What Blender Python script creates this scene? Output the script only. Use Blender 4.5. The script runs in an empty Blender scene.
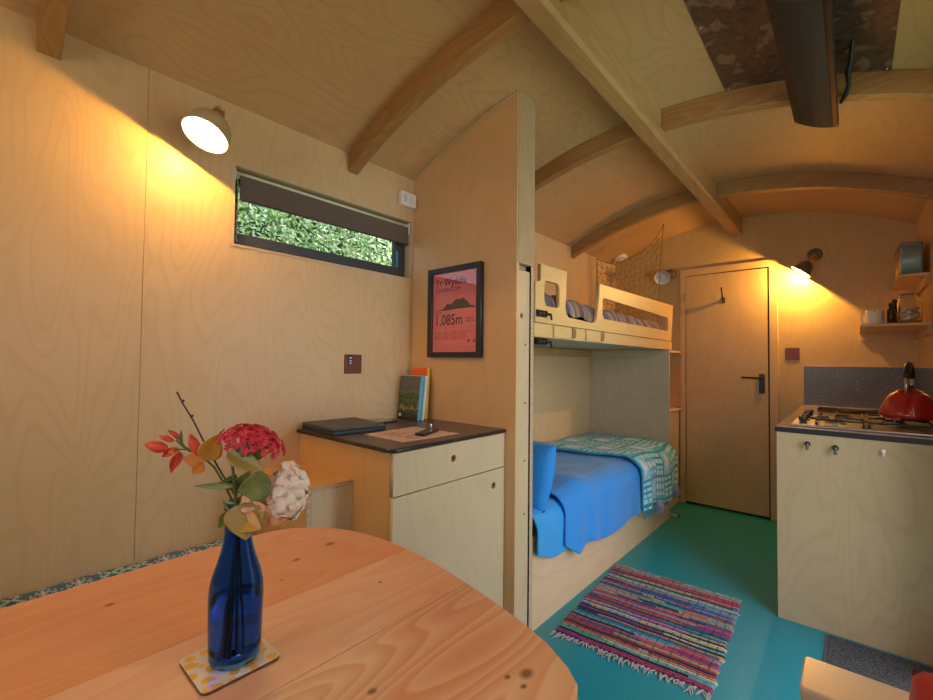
import bpy, math, random
from mathutils import Vector, Matrix
random.seed(7)
PI = math.pi
C = bpy.context.scene.collection
sc = bpy.context.scene

# ------------------------------------------------------------------ camera
FPX, YAW, PITCH, ROLL = 439.92, 0.7200, 0.0270, 0.0110
CAM = Vector((1.662, 0.0, 1.15))
_R = Vector((math.cos(YAW), math.sin(YAW), 0))
_F = Vector((-math.sin(YAW) * math.cos(PITCH), math.cos(YAW) * math.cos(PITCH), math.sin(PITCH)))
_U = _R.cross(_F)
_RR = _R * math.cos(ROLL) + _U * math.sin(ROLL)
_UU = _U * math.cos(ROLL) - _R * math.sin(ROLL)
cd = bpy.data.cameras.new('camera'); co = bpy.data.objects.new('camera', cd); C.objects.link(co)
cd.sensor_fit = 'HORIZONTAL'; cd.sensor_width = 36; cd.lens = FPX / 933 * 36; cd.clip_start = 0.02
m = Matrix((( _RR.x, _UU.x, -_F.x, CAM.x), (_RR.y, _UU.y, -_F.y, CAM.y), (_RR.z, _UU.z, -_F.z, CAM.z), (0, 0, 0, 1)))
co.matrix_world = m
sc.camera = co

# ------------------------------------------------------------------ world, daylight, exposure
w = bpy.data.worlds.new('sky'); sc.world = w; w.use_nodes = True
wb = w.node_tree.nodes['Background']; wb.inputs[0].default_value = (0.80, 0.90, 1.0, 1); wb.inputs[1].default_value = 1.5
def area(name, loc, target, sx, sy, power, col):
    l = bpy.data.lights.new(name, 'AREA'); l.shape = 'RECTANGLE'; l.size = sx; l.size_y = sy
    l.energy = power; l.color = col
    o = bpy.data.objects.new(name, l); C.objects.link(o); o.location = loc
    o.rotation_euler = (Vector(target) - Vector(loc)).to_track_quat('-Z', 'Y').to_euler()
    return o
DAY = (0.82, 0.88, 1.0)
area('daylight_entrance', (2.85, 1.38, 1.20), (0.7, 2.00, 0.75), 1.25, 1.9, 40, DAY)      # through the entrance doorway
area('daylight_side_fill', (2.16, 0.35, 1.45), (1.0, 1.6, 1.2), 0.80, 0.50, 1.2, DAY)      # added fill, as daylight through an unseen opening in the right wall
area('daylight_back_fill', (1.0, -1.32, 1.5), (1.0, 1.0, 1.3), 1.1, 0.6, 6, DAY)          # added fill, as daylight through an unseen opening behind the table
sun = bpy.data.lights.new('sun', 'SUN'); sun.energy = 16; sun.angle = 0.05; sun.color = (1, .95, .85)
so = bpy.data.objects.new('sun', sun); C.objects.link(so); so.rotation_euler = Vector((-.20, -.35, -.92)).to_track_quat('-Z', 'Y').to_euler()
sc.view_settings.view_transform = 'Standard'; sc.view_settings.look = 'None'
sc.view_settings.gamma = 1; sc.view_settings.use_curve_mapping = False
sc.view_settings.exposure = 0.0
try:
    sc.cycles.max_bounces = 10; sc.cycles.diffuse_bounces = 6; sc.cycles.transparent_max_bounces = 16
    sc.cycles.use_denoising = True; sc.cycles.sample_clamp_indirect = 6
except Exception: pass

def ray(u, v):
    a, b = u - 466.5, v - 350
    return _RR * (a / FPX) - _UU * (b / FPX) + _F
def at(u, v, depth): return CAM + ray(u, v) * depth

# ------------------------------------------------------------------ materials
def newmat(name):
    m = bpy.data.materials.new(name); m.use_nodes = True
    return m, m.node_tree, m.node_tree.nodes['Principled BSDF']
MATS = {}
def flat(name, col, rough=.5, metal=0., bump=0., bscale=40, spec=.5, var=0., coat=0., sheen=0.):
    if name in MATS: return MATS[name]
    m, nt, b = newmat(name); N = nt.nodes; L = nt.links
    b.inputs['Base Color'].default_value = (*col, 1); b.inputs['Roughness'].default_value = rough
    b.inputs['Metallic'].default_value = metal; b.inputs['Specular IOR Level'].default_value = spec
    b.inputs['Coat Weight'].default_value = coat; b.inputs['Sheen Weight'].default_value = sheen
    tc = N.new('ShaderNodeTexCoord'); no = N.new('ShaderNodeTexNoise'); no.inputs['Scale'].default_value = bscale; no.inputs['Detail'].default_value = 4
    L.new(tc.outputs['Object'], no.inputs['Vector'])
    mix = N.new('ShaderNodeMix'); mix.data_type = 'RGBA'
    v = var or .06
    mix.inputs[6].default_value = (*[c * (1 - v) for c in col], 1); mix.inputs[7].default_value = (*[min(1, c * (1 + v)) for c in col], 1)
    L.new(no.outputs['Fac'], mix.inputs[0]); L.new(mix.outputs[2], b.inputs['Base Color'])
    if bump:
        bp = N.new('ShaderNodeBump'); bp.inputs['Strength'].default_value = bump; bp.inputs['Distance'].default_value = .01
        L.new(no.outputs['Fac'], bp.inputs['Height']); L.new(bp.outputs[0], b.inputs['Normal'])
    MATS[name] = m; return m
def ply(name, col=(.64, .46, .24), rough=.42, axis=2, freq=1.0, contrast=.09, lines=12, streak=.07, coat=.0):
    """birch plywood: rotary-cut contour lines, fine streaks along the grain, soft blotches"""
    if name in MATS: return MATS[name]
    m, nt, b = newmat(name); N = nt.nodes; L = nt.links
    tc = N.new('ShaderNodeTexCoord')
    mp = N.new('ShaderNodeMapping'); s = [4.2 * freq] * 3; s[axis] = 1.3 * freq; mp.inputs['Scale'].default_value = s
    L.new(tc.outputs['Object'], mp.inputs['Vector'])
    n1 = N.new('ShaderNodeTexNoise'); n1.inputs['Scale'].default_value = 1.0; n1.inputs['Detail'].default_value = 1.5; n1.inputs['Distortion'].default_value = .35
    L.new(mp.outputs[0], n1.inputs['Vector'])
    mu = N.new('ShaderNodeMath'); mu.operation = 'MULTIPLY'; mu.inputs[1].default_value = lines; L.new(n1.outputs['Fac'], mu.inputs[0])
    fr = N.new('ShaderNodeMath'); fr.operation = 'PINGPONG'; fr.inputs[1].default_value = .5; L.new(mu.outputs[0], fr.inputs[0])
    r1 = N.new('ShaderNodeValToRGB'); r1.color_ramp.elements[0].position = .0; r1.color_ramp.elements[0].color = (1, 1, 1, 1)
    r1.color_ramp.elements[1].position = .22; r1.color_ramp.elements[1].color = (0, 0, 0, 1); L.new(fr.outputs[0], r1.inputs[0])
    mp2 = N.new('ShaderNodeMapping'); s = [90] * 3; s[axis] = 5; mp2.inputs['Scale'].default_value = s
    L.new(tc.outputs['Object'], mp2.inputs['Vector'])
    n2 = N.new('ShaderNodeTexNoise'); n2.inputs['Scale'].default_value = 1; n2.inputs['Detail'].default_value = 3; L.new(mp2.outputs[0], n2.inputs['Vector'])
    n3 = N.new('ShaderNodeTexNoise'); n3.inputs['Scale'].default_value = 3.2; n3.inputs['Detail'].default_value = 3; n3.inputs['Distortion'].default_value = .6
    L.new(tc.outputs['Object'], n3.inputs['Vector'])
    mxA = N.new('ShaderNodeMix'); mxA.data_type = 'RGBA'
    mxA.inputs[6].default_value = (*[c * .90 for c in col], 1); mxA.inputs[7].default_value = (*[min(1, c * 1.10) for c in col], 1)
    L.new(n3.outputs['Fac'], mxA.inputs[0])
    dk = (col[0] * (1 - contrast), col[1] * (1 - contrast * 1.5), col[2] * (1 - contrast * 2.0))
    sc1 = N.new('ShaderNodeMath'); sc1.operation = 'MULTIPLY'; sc1.inputs[1].default_value = .8; L.new(r1.outputs[0], sc1.inputs[0])
    mxB = N.new('ShaderNodeMix'); mxB.data_type = 'RGBA'; L.new(sc1.outputs[0], mxB.inputs[0]); L.new(mxA.outputs[2], mxB.inputs[6]); mxB.inputs[7].default_value = (*dk, 1)
    sc2 = N.new('ShaderNodeMapRange'); sc2.inputs['From Min'].default_value = .35; sc2.inputs['From Max'].default_value = .75
    sc2.inputs['To Min'].default_value = 0; sc2.inputs['To Max'].default_value = streak * 4; L.new(n2.outputs['Fac'], sc2.inputs[0])
    mxC = N.new('ShaderNodeMix'); mxC.data_type = 'RGBA'; L.new(sc2.outputs[0], mxC.inputs[0]); L.new(mxB.outputs[2], mxC.inputs[6]); mxC.inputs[7].default_value = (*dk, 1)
    L.new(mxC.outputs[2], b.inputs['Base Color'])
    b.inputs['Roughness'].default_value = rough; b.inputs['Coat Weight'].default_value = coat; b.inputs['Coat Roughness'].default_value = .25
    bp = N.new('ShaderNodeBump'); bp.inputs['Strength'].default_value = .06; bp.inputs['Distance'].default_value = .004
    L.new(n2.outputs['Fac'], bp.inputs['Height']); L.new(bp.outputs[0], b.inputs['Normal'])
    MATS[name] = m; return m
def pine(name, a, bcol, axis=1, rough=.3, knots=0.0, coat=.3, off=0., ring=26):
    """softwood: long cathedral rings along an axis and dark knots"""
    if name in MATS: return MATS[name]
    m, nt, b = newmat(name); N = nt.nodes; L = nt.links
    tc = N.new('ShaderNodeTexCoord'); mp = N.new('ShaderNodeMapping'); s = [5.] * 3; s[axis] = .9; mp.inputs['Scale'].default_value = s
    mp.inputs['Location'].default_value = (off, off * .7, off * .3)
    L.new(tc.outputs['Object'], mp.inputs['Vector'])
    n1 = N.new('ShaderNodeTexNoise'); n1.inputs['Scale'].default_value = 1.1; n1.inputs['Detail'].default_value = 2; n1.inputs['Roughness'].default_value = .35; L.new(mp.outputs[0], n1.inputs['Vector'])
    mu = N.new('ShaderNodeMath'); mu.operation = 'MULTIPLY'; mu.inputs[1].default_value = ring; L.new(n1.outputs['Fac'], mu.inputs[0])
    fr = N.new('ShaderNodeMath'); fr.operation = 'FRACT'; L.new(mu.outputs[0], fr.inputs[0])
    r1 = N.new('ShaderNodeValToRGB'); e = r1.color_ramp.elements; e[0].position = 0; e[0].color = (0, 0, 0, 1); e[1].position = .85; e[1].color = (1, 1, 1, 1)
    x = e.new(1.0); x.color = (0, 0, 0, 1); L.new(fr.outputs[0], r1.inputs[0])
    n3 = N.new('ShaderNodeTexNoise'); n3.inputs['Scale'].default_value = .8; n3.inputs['Detail'].default_value = 2; L.new(mp.outputs[0], n3.inputs['Vector'])
    mr = N.new('ShaderNodeMapRange'); mr.inputs['From Min'].default_value = .3; mr.inputs['From Max'].default_value = .7; L.new(n3.outputs['Fac'], mr.inputs[0])
    mm = N.new('ShaderNodeMath'); mm.operation = 'MULTIPLY_ADD'; mm.inputs[1].default_value = .45; L.new(r1.outputs[0], mm.inputs[0])
    m2 = N.new('ShaderNodeMath'); m2.operation = 'MULTIPLY'; m2.inputs[1].default_value = .55; L.new(mr.outputs[0], m2.inputs[0]); L.new(m2.outputs[0], mm.inputs[2])
    mx = N.new('ShaderNodeMix'); mx.data_type = 'RGBA'; mx.inputs[6].default_value = (*a, 1); mx.inputs[7].default_value = (*bcol, 1); L.new(mm.outputs[0], mx.inputs[0])
    L.new(mx.outputs[2], b.inputs['Base Color']); b.inputs['Roughness'].default_value = rough; b.inputs['Coat Weight'].default_value = coat; b.inputs['Coat Roughness'].default_value = .18
    MATS[name] = m; return m
def vcol(name, rough=.9, bump=.0, bscale=200, sheen=.2):
    if name in MATS: return MATS[name]
    m, nt, b = newmat(name); N = nt.nodes; L = nt.links
    a = N.new('ShaderNodeAttribute'); a.attribute_name = 'Col'; L.new(a.outputs['Color'], b.inputs['Base Color'])
    b.inputs['Roughness'].default_value = rough; b.inputs['Sheen Weight'].default_value = sheen; b.inputs['Specular IOR Level'].default_value = .2
    if bump:
        no = N.new('ShaderNodeTexNoise'); no.inputs['Scale'].default_value = bscale; bp = N.new('ShaderNodeBump'); bp.inputs['Strength'].default_value = bump; bp.inputs['Distance'].default_value = .005
        tc = N.new('ShaderNodeTexCoord'); L.new(tc.outputs['Object'], no.inputs['Vector']); L.new(no.outputs['Fac'], bp.inputs['Height']); L.new(bp.outputs[0], b.inputs['Normal'])
    MATS[name] = m; return m
def glass(name, col, rough=0., ior=1.45):
    m, nt, b = newmat(name)
    b.inputs['Base Color'].default_value = (*col, 1); b.inputs['Transmission Weight'].default_value = 1; b.inputs['Roughness'].default_value = rough; b.inputs['IOR'].default_value = ior
    return m
def pane(name, tint=(.95, .98, 1), gloss=.05):
    m, nt, b = newmat(name); N = nt.nodes; L = nt.links
    t = N.new('ShaderNodeBsdfTransparent'); t.inputs[0].default_value = (*tint, 1)
    g = N.new('ShaderNodeBsdfGlossy'); g.inputs['Roughness'].default_value = .02
    mx = N.new('ShaderNodeMixShader'); mx.inputs[0].default_value = gloss; L.new(t.outputs[0], mx.inputs[1]); L.new(g.outputs[0], mx.inputs[2])
    L.new(mx.outputs[0], N['Material Output'].inputs[0]); return m
def emit(name, col, s):
    m, nt, b = newmat(name); b.inputs['Emission Color'].default_value = (*col, 1); b.inputs['Emission Strength'].default_value = s; return m
def ramp_noise(name, cols, scale, rough=.5, metal=0, detail=6, dist=0., stretch=(1, 1, 1), bump=0.):
    m, nt, b = newmat(name); N = nt.nodes; L = nt.links
    tc = N.new('ShaderNodeTexCoord'); mp = N.new('ShaderNodeMapping'); mp.inputs['Scale'].default_value = stretch; L.new(tc.outputs['Object'], mp.inputs[0])
    no = N.new('ShaderNodeTexNoise'); no.inputs['Scale'].default_value = scale; no.inputs['Detail'].default_value = detail; no.inputs['Distortion'].default_value = dist; L.new(mp.outputs[0], no.inputs['Vector'])
    r = N.new('ShaderNodeValToRGB'); e = r.color_ramp.elements
    e[0].position, e[0].color = cols[0][0], (*cols[0][1], 1); e[1].position, e[1].color = cols[-1][0], (*cols[-1][1], 1)
    for p, c in cols[1:-1]: x = e.new(p); x.color = (*c, 1)
    L.new(no.outputs['Fac'], r.inputs[0]); L.new(r.outputs[0], b.inputs['Base Color']); b.inputs['Roughness'].default_value = rough; b.inputs['Metallic'].default_value = metal
    if bump:
        bp = N.new('ShaderNodeBump'); bp.inputs['Strength'].default_value = bump; bp.inputs['Distance'].default_value = .01; L.new(no.outputs['Fac'], bp.inputs['Height']); L.new(bp.outputs[0], b.inputs['Normal'])
    return m

PLY = ply('birch_plywood')
PLYW = ply('birch_plywood_wall', (.64, .465, .25), freq=.9, lines=22, contrast=.07, rough=.4)
PLYC = ply('birch_plywood_ceiling', (.54, .35, .175), axis=1, freq=1.1, lines=18, contrast=.10, rough=.35)
PLYP = ply('birch_plywood_pale', (.60, .465, .29), freq=1.2, lines=10, contrast=.05)
PLYO = ply('birch_plywood_orange_lit', (.66, .38, .13), freq=1.0, lines=8, contrast=.06)  # orange light and shading put into the ply's own colour
PLYD = ply('birch_plywood_door', (.62, .44, .22), freq=1.1, lines=9, contrast=.06)
PLYG = ply('birch_plywood_grey', (.52, .42, .29), freq=1.3, lines=12, contrast=.09)
PLYK = ply('birch_plywood_kitchen', (.43, .32, .185), freq=1.2, lines=12, contrast=.08)
PLYPINK = ply('plywood_shelf', (.76, .50, .34), freq=1.0, lines=8, contrast=.05)
EDGE = ramp_noise('plywood_edge', [(.35, (.42, .27, .16)), (.65, (.62, .46, .30))], 30, .6, stretch=(1, 1, 9))
PLYB = ply('birch_plywood_rail', (.64, .44, .19), axis=1, freq=1.1, lines=8, contrast=.05)
BEAMX = pine('beam_timber', (.27, .13, .04), (.43, .235, .085), axis=0, rough=.4, coat=.1, ring=16)
BEAMY = pine('ridge_timber', (.36, .205, .075), (.50, .32, .14), axis=1, rough=.4, coat=.1, ring=14)
BLACK = flat('black_plastic', (.015, .015, .017), .35)
MBLACK = flat('matt_black_metal', (.02, .02, .022), .5, .3)
CHROME = flat('chrome', (.8, .8, .8), .12, 1)
STEEL = flat('brushed_steel', (.55, .56, .57), .28, 1)
COPPER = flat('copper', (.72, .36, .22), .3, 1)
WHITE = flat('white_plastic', (.8, .8, .77), .4)

# ------------------------------------------------------------------ mesh helpers
class MB:
    def __init__(s): s.v = []; s.f = []; s.c = []; s.sm = []
    def quadbox(s, p):      # p: 8 points, bottom 0-3, top 4-7
        n = len(s.v); s.v += [Vector(q) for q in p]
        for f in ((0, 3, 2, 1), (4, 5, 6, 7), (0, 1, 5, 4), (1, 2, 6, 5), (2, 3, 7, 6), (3, 0, 4, 7)): s.f.append(tuple(n + i for i in f)); s.sm.append(False)
        return s
    def box(s, x0, x1, y0, y1, z0, z1):
        return s.quadbox([(x0, y0, z0), (x1, y0, z0), (x1, y1, z0), (x0, y1, z0), (x0, y0, z1), (x1, y0, z1), (x1, y1, z1), (x0, y1, z1)])
    def grid(s, nu, nv, fn, closed_u=False, closed_v=False, smooth=True, col=None):
        n = len(s.v); U = nu if closed_u else nu + 1; V = nv if closed_v else nv + 1
        for i in range(U):
            for j in range(V): s.v.append(Vector(fn(i / nu, j / nv)))
        for i in range(nu):
            for j in range(nv):
                a = n + (i % U) * V + j % V; b = n + ((i + 1) % U) * V + j % V
                c = n + ((i + 1) % U) * V + (j + 1) % V; d = n + (i % U) * V + (j + 1) % V
                s.f.append((a, b, c, d)); s.sm.append(smooth)
                if col: s.c.append(col(i, j))
        return s
    def lathe(s, prof, o=(0, 0, 0), axis=(0, 0, 1), n=32, sq=1.0):
        a = Vector(axis).normalized(); t = a.orthogonal().normalized(); b = a.cross(t); o = Vector(o)
        def fn(u, v):
            k = min(int(round(v * (len(prof) - 1))), len(prof) - 1); r, h = prof[k]
            th = u * 2 * PI
            return o + a * h + (t * math.cos(th) * r + b * math.sin(th) * r * sq)
        s.grid(n, len(prof) - 1, fn, closed_u=True); return s
    def tube(s, pts, r, n=8, cap=True):
        pts = [Vector(p) for p in pts]; rs = r if isinstance(r, (list, tuple)) else [r] * len(pts)
        base = len(s.v); T = None; prev = None
        for k, p in enumerate(pts):
            d = (pts[min(k + 1, len(pts) - 1)] - pts[max(k - 1, 0)]).normalized()
            if prev is None: t = d.orthogonal().normalized()
            else:
                t = prev - d * prev.dot(d); t = t.normalized() if t.length > 1e-6 else d.orthogonal().normalized()
            prev = t; b = d.cross(t)
            for i in range(n):
                a = 2 * PI * i / n; s.v.append(p + (t * math.cos(a) + b * math.sin(a)) * rs[k])
        for k in range(len(pts) - 1):
            for i in range(n):
                s.f.append((base + k * n + i, base + k * n + (i + 1) % n, base + (k + 1) * n + (i + 1) % n, base + (k + 1) * n + i)); s.sm.append(True)
        if cap:
            s.f.append(tuple(base + i for i in range(n))[::-1]); s.sm.append(False)
            e = base + (len(pts) - 1) * n; s.f.append(tuple(e + i for i in range(n))); s.sm.append(False)
        return s
    def ball(s, c, r, nu=12, nv=8, squash=(1, 1, 1)):
        c = Vector(c)
        def fn(u, v):
            th = u * 2 * PI; ph = v * PI
            return c + Vector((math.cos(th) * math.sin(ph) * r * squash[0], math.sin(th) * math.sin(ph) * r * squash[1], math.cos(ph) * r * squash[2]))
        return s.grid(nu, nv, fn, closed_u=True)
    def prism(s, poly, d0, d1, plane='yz'):
        """extrude polygon (list of 2d) between d0 and d1 along the remaining axis"""
        n = len(s.v); k = len(poly)
        def mk(a, b, d):
            return Vector({'yz': (d, a, b), 'xz': (a, d, b), 'xy': (a, b, d)}[plane])
        for a, b in poly: s.v.append(mk(a, b, d0))
        for a, b in poly: s.v.append(mk(a, b, d1))
        s.f.append(tuple(range(n, n + k))[::-1]); s.f.append(tuple(range(n + k, n + 2 * k))); s.sm += [False, False]
        for i in range(k): s.f.append((n + i, n + (i + 1) % k, n + k + (i + 1) % k, n + k + i)); s.sm.append(False)
        return s
    def build(s, name, mat, parent=None, bevel=0, subsurf=0, solid=0, seg=2):
        me = bpy.data.meshes.new(name); off = parent_world(parent) if parent else Vector((0, 0, 0))
        me.from_pydata([v - off for v in s.v], [], s.f); me.materials.append(mat)
        for p, q in zip(me.polygons, s.sm): p.use_smooth = q
        if s.c and len(s.c) == len(me.polygons):
            at_ = me.color_attributes.new('Col', 'FLOAT_COLOR', 'CORNER')
            for p, c in zip(me.polygons, s.c):
                for li in p.loop_indices: at_.data[li].color = (*c, 1)
        me.update()
        import bmesh
        bm = bmesh.new(); bm.from_mesh(me); bmesh.ops.remove_doubles(bm, verts=bm.verts, dist=1e-6) if not s.c else None
        bmesh.ops.recalc_face_normals(bm, faces=bm.faces); bm.to_mesh(me); bm.free()
        o = bpy.data.objects.new(name, me); C.objects.link(o)
        if parent: o.parent = parent
        if solid: q = o.modifiers.new('solid', 'SOLIDIFY'); q.thickness = solid; q.offset = 1
        if bevel: q = o.modifiers.new('bevel', 'BEVEL'); q.width = bevel; q.segments = seg; q.limit_method = 'ANGLE'; q.angle_limit = math.radians(40)
        if subsurf: q = o.modifiers.new('sub', 'SUBSURF'); q.levels = q.render_levels = subsurf
        return o
def parent_world(p):
    v = Vector((0, 0, 0))
    while p is not None: v += Vector(p.location); p = p.parent
    return v
def plate(outline, holes, d0, d1, plane, name, mat, parent=None, bevel=.0):
    """flat board with holes: 2D filled curve, extruded; outline in plane coords"""
    cu = bpy.data.curves.new(name, 'CURVE'); cu.dimensions = '2D'; cu.fill_mode = 'BOTH'; cu.extrude = abs(d1 - d0) / 2 - bevel
    cu.bevel_depth = bevel; cu.bevel_resolution = 1; cu.offset = -bevel
    for poly in [outline] + holes:
        sp = cu.splines.new('POLY'); sp.points.add(len(poly) - 1); sp.use_cyclic_u = True
        for p, q in zip(sp.points, poly): p.co = (q[0], q[1], 0, 1)
    t = bpy.data.objects.new('t', cu); C.objects.link(t)
    dg = bpy.context.evaluated_depsgraph_get(); me = bpy.data.meshes.new_from_object(t.evaluated_get(dg)); bpy.data.objects.remove(t)
    mid = (d0 + d1) / 2; off = parent_world(parent) if parent else Vector((0, 0, 0))
    for v in me.vertices:
        a, b, d = v.co.x, v.co.y, v.co.z + mid
        v.co = Vector({'yz': (d, a, b), 'xz': (a, d, b), 'xy': (a, b, d)}[plane]) - off
    me.materials.clear(); me.materials.append(mat); me.update()
    import bmesh
    bm = bmesh.new(); bm.from_mesh(me); bmesh.ops.remove_doubles(bm, verts=bm.verts, dist=1e-5); bmesh.ops.recalc_face_normals(bm, faces=bm.faces); bm.to_mesh(me); bm.free()
    o = bpy.data.objects.new(name, me); C.objects.link(o)
    if parent: o.parent = parent
    return o
def circ(cx, cy, r, n=24): return [(cx + r * math.cos(2 * PI * i / n), cy + r * math.sin(2 * PI * i / n)) for i in range(n)]
def rrect(x0, x1, y0, y1, r, n=5):
    o = []
    for cx, cy, a in ((x1 - r, y1 - r, 0), (x0 + r, y1 - r, 90), (x0 + r, y0 + r, 180), (x1 - r, y0 + r, 270)):
        for k in range(n + 1): t = math.radians(a + 90 * k / n); o.append((cx + r * math.cos(t), cy + r * math.sin(t)))
    return o
def tag(o, label=None, cat=None, group=None, kind=None):
    if label: o['label'] = label
    if cat: o['category'] = cat
    if group: o['group'] = group
    if kind: o['kind'] = kind
    return o
def thing(name, loc, label, cat, group=None):
    o = bpy.data.objects.new(name, None); C.objects.link(o); o.location = loc; o.empty_display_size = .05
    return tag(o, label, cat, group)
def struct(o, label=None): o['kind'] = 'structure'; return tag(o, label)
def smooth_noise(seed):
    rnd = random.Random(seed); ws = [(rnd.uniform(-1, 1), rnd.uniform(-1, 1), rnd.uniform(0, 6.28), rnd.uniform(.5, 1)) for _ in range(10)]
    def f(x, y, k): return sum(w * math.sin((a * x + b * y) * k + p) for a, b, p, w in ws) / 6
    return f

# ------------------------------------------------------------------ room dimensions
W, L, YB = 1.982, 3.997, -1.15
H0, HP = 2.065, 2.305           # springing and crown of the barrel ceiling
RAD = ((W / 2) ** 2 + (HP - H0) ** 2) / (2 * (HP - H0)); ZC = HP - RAD
def ceil_z(x): return ZC + math.sqrt(RAD ** 2 - (x - W / 2) ** 2)
def arch(x0, x1, n=24, dz=0.): return [(x0 + (x1 - x0) * i / n, ceil_z(x0 + (x1 - x0) * i / n) + dz) for i in range(n + 1)]

fl = flat('teal_lino', (.008, .25, .32), .32, bump=.02, bscale=120, spec=.5, var=.05)
struct(MB().box(-.1, W + .1, YB, L + .05, -.05, 0).build('floor', fl))
# left wall: three ply sheets with a fine joint, window opening
WX0 = -.10
wy0, wy1, wz0, wz1 = .612, 1.478, 1.56, 1.852
b = MB(); b.box(WX0, 0, YB, .3585, 0, 2.075); b.box(WX0, -.003, .3585, .3605, 0, 2.075); b.box(WX0, 0, .3605, wy0, 0, 2.075)
b.box(WX0, 0, wy0, wy1, 0, wz0); b.box(WX0, 0, wy0, wy1, wz1, 2.075); b.box(WX0, 0, wy1, 2.62, 0, 2.075); b.box(WX0, -.003, 2.62, 2.622, 0, 2.075); b.box(WX0, 0, 2.622, L, 0, 2.075)
struct(b.build('wall_left', PLYW))
# end wall, back wall (arched tops)
struct(MB().prism([(0, 0), (W, 0)] + arch(0, W)[::-1], L, L + .05, 'xz').build('wall_end', ply('plywood_end_wall', (.60, .44, .20), freq=1.0, lines=16, contrast=.07)))
bw = [(0, 0), (W, 0)] + arch(0, W)[::-1]
struct(plate(bw, [[(.45, 1.2), (1.55, 1.2), (1.55, 1.8), (.45, 1.8)]], YB - .05, YB, 'xz', 'wall_back', PLYW))  # window opening out of view, added to let daylight in
# right wall with entrance doorway and an unseen side window opening added for daylight
b = MB(); b.box(W, W + .08, YB, -.05, 0, 2.075); b.box(W, W + .08, -.05, .75, 0, 1.2); b.box(W, W + .08, -.05, .75, 1.7, 2.075)
b.box(W, W + .08, .75, 1.25, 0, 2.075); b.box(W, W + .08, 1.25, 2.2, 1.92, 2.075); b.box(W, W + .08, 2.2, L, 0, 2.075)
struct(b.build('wall_right', PLYW))
# barrel ceiling
b = MB(); A = arch(-.02, W + .02, 40); b.prism(A + [(x, z + .04) for x, z in A[::-1]], YB - .05, L + .05, 'xz')
o = b.build('ceiling', PLYC); struct(o)
for p in o.data.polygons: p.use_smooth = False
# outer ground
GR = ramp_noise('grass_ground', [(.3, (.05, .12, .03)), (.7, (.14, .25, .06))], 6, .9)
struct(MB().box(-9, 9, -9, 12, -.5, -.45).build('ground', GR))
# door frames of the entrance
b = MB(); b.box(W - .005, W + .085, 1.21, 1.25, 0, 1.96); b.box(W - .005, W + .085, 2.2, 2.24, 0, 1.96); b.box(W - .005, W + .085, 1.25, 2.2, 1.92, 1.96)
struct(b.build('trim_1', PLYD, bevel=.002))

# ------------------------------------------------------------------ ceiling beams
def rib(y0, y1, label, x0=0., x1=W):
    b = MB(); D = .088; T = .02
    n = 28
    top = arch(x0, x1, n, -.001); bot = []
    for i, (x, z) in enumerate(top):
        bot.append((x, z - D + .006 * 0))
    b.prism(top + bot[::-1], y0, y1, 'xz')
    o = b.build('ceiling_rib', BEAMX, bevel=.003); tag(o, label, 'beam', 'curved ceiling ribs'); return o
RG0, RG1 = .942, 1.022
ribs = [(.105, .155, 'curved timber ceiling rib ending at the top left room corner above the table'),
        (1.09, 1.14, 'curved timber ceiling rib meeting the left wall just above the narrow window'),
        (2.05, 2.10, 'curved timber ceiling rib running past the end of the black ceiling heater'),
        (3.13, 3.18, 'curved timber ceiling rib farthest back, above the upper bunk')]
for y0, y1, lb in ribs:
    r = thing('ceiling_rib', (0, y0, 2.0), lb, 'beam', 'curved ceiling ribs')
    for xa, xb in ((.001, RG0), (RG1, W - .001)):
        b = MB(); D = .085; top = arch(xa, xb, 22, -.0005); bot = [(x, z - D) for x, z in top]
        b.prism(top + bot[::-1], y0, y1, 'xz'); b.build('rib_half', BEAMX, r, bevel=.003)
b = MB(); b.prism([(RG0, 2.182), (RG0 + .012, 2.17), (RG1 - .012, 2.17), (RG1, 2.182), (RG1, ceil_z(RG1)), (W/2, HP - .001), (RG0, ceil_z(RG0))], YB, L - .001, 'xz')
tag(b.build('ridge_beam', BEAMY), 'long straight timber ridge beam running down the middle of the curved ceiling', 'beam')

# metal patch on the ceiling
PAT = ramp_noise('patinated_metal', [(.30, (.05, .035, .03)), (.42, (.16, .10, .075)), (.52, (.10, .065, .05)), (.60, (.30, .20, .15)), (.72, (.09, .07, .07))], 11, .38, .55, detail=9, dist=.3, bump=.15)
b = MB(); A = arch(1.278, 1.772, 12, -.0015); b.prism(A + [(x, z - .002) for x, z in A[::-1]], 1.142, 2.048, 'xz')
mp = b.build('metal_sheet', PAT); tag(mp, 'dark patinated metal sheet screwed to the curved ceiling above the heater', 'metal sheet')
for x, y in ((1.29, 2.035), (1.76, 2.035), (1.29, 1.6), (1.76, 1.6), (1.5, 2.035)): MB().ball((x, y, ceil_z(x) - .004), .004, 8, 6).build('screw', STEEL, mp)

# ceiling heater
ht = thing('ceiling_heater', (1.56, 1.2, 2.10), 'long black ceiling-hung infrared heater bar on the patinated metal sheet', 'heater')
HGREY = flat('heater_panel', (.030, .029, .028), .6, .0, bump=.05, bscale=400, spec=.25)
HB = flat('heater_casing', (.012, .012, .012), .4, .3)
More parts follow.
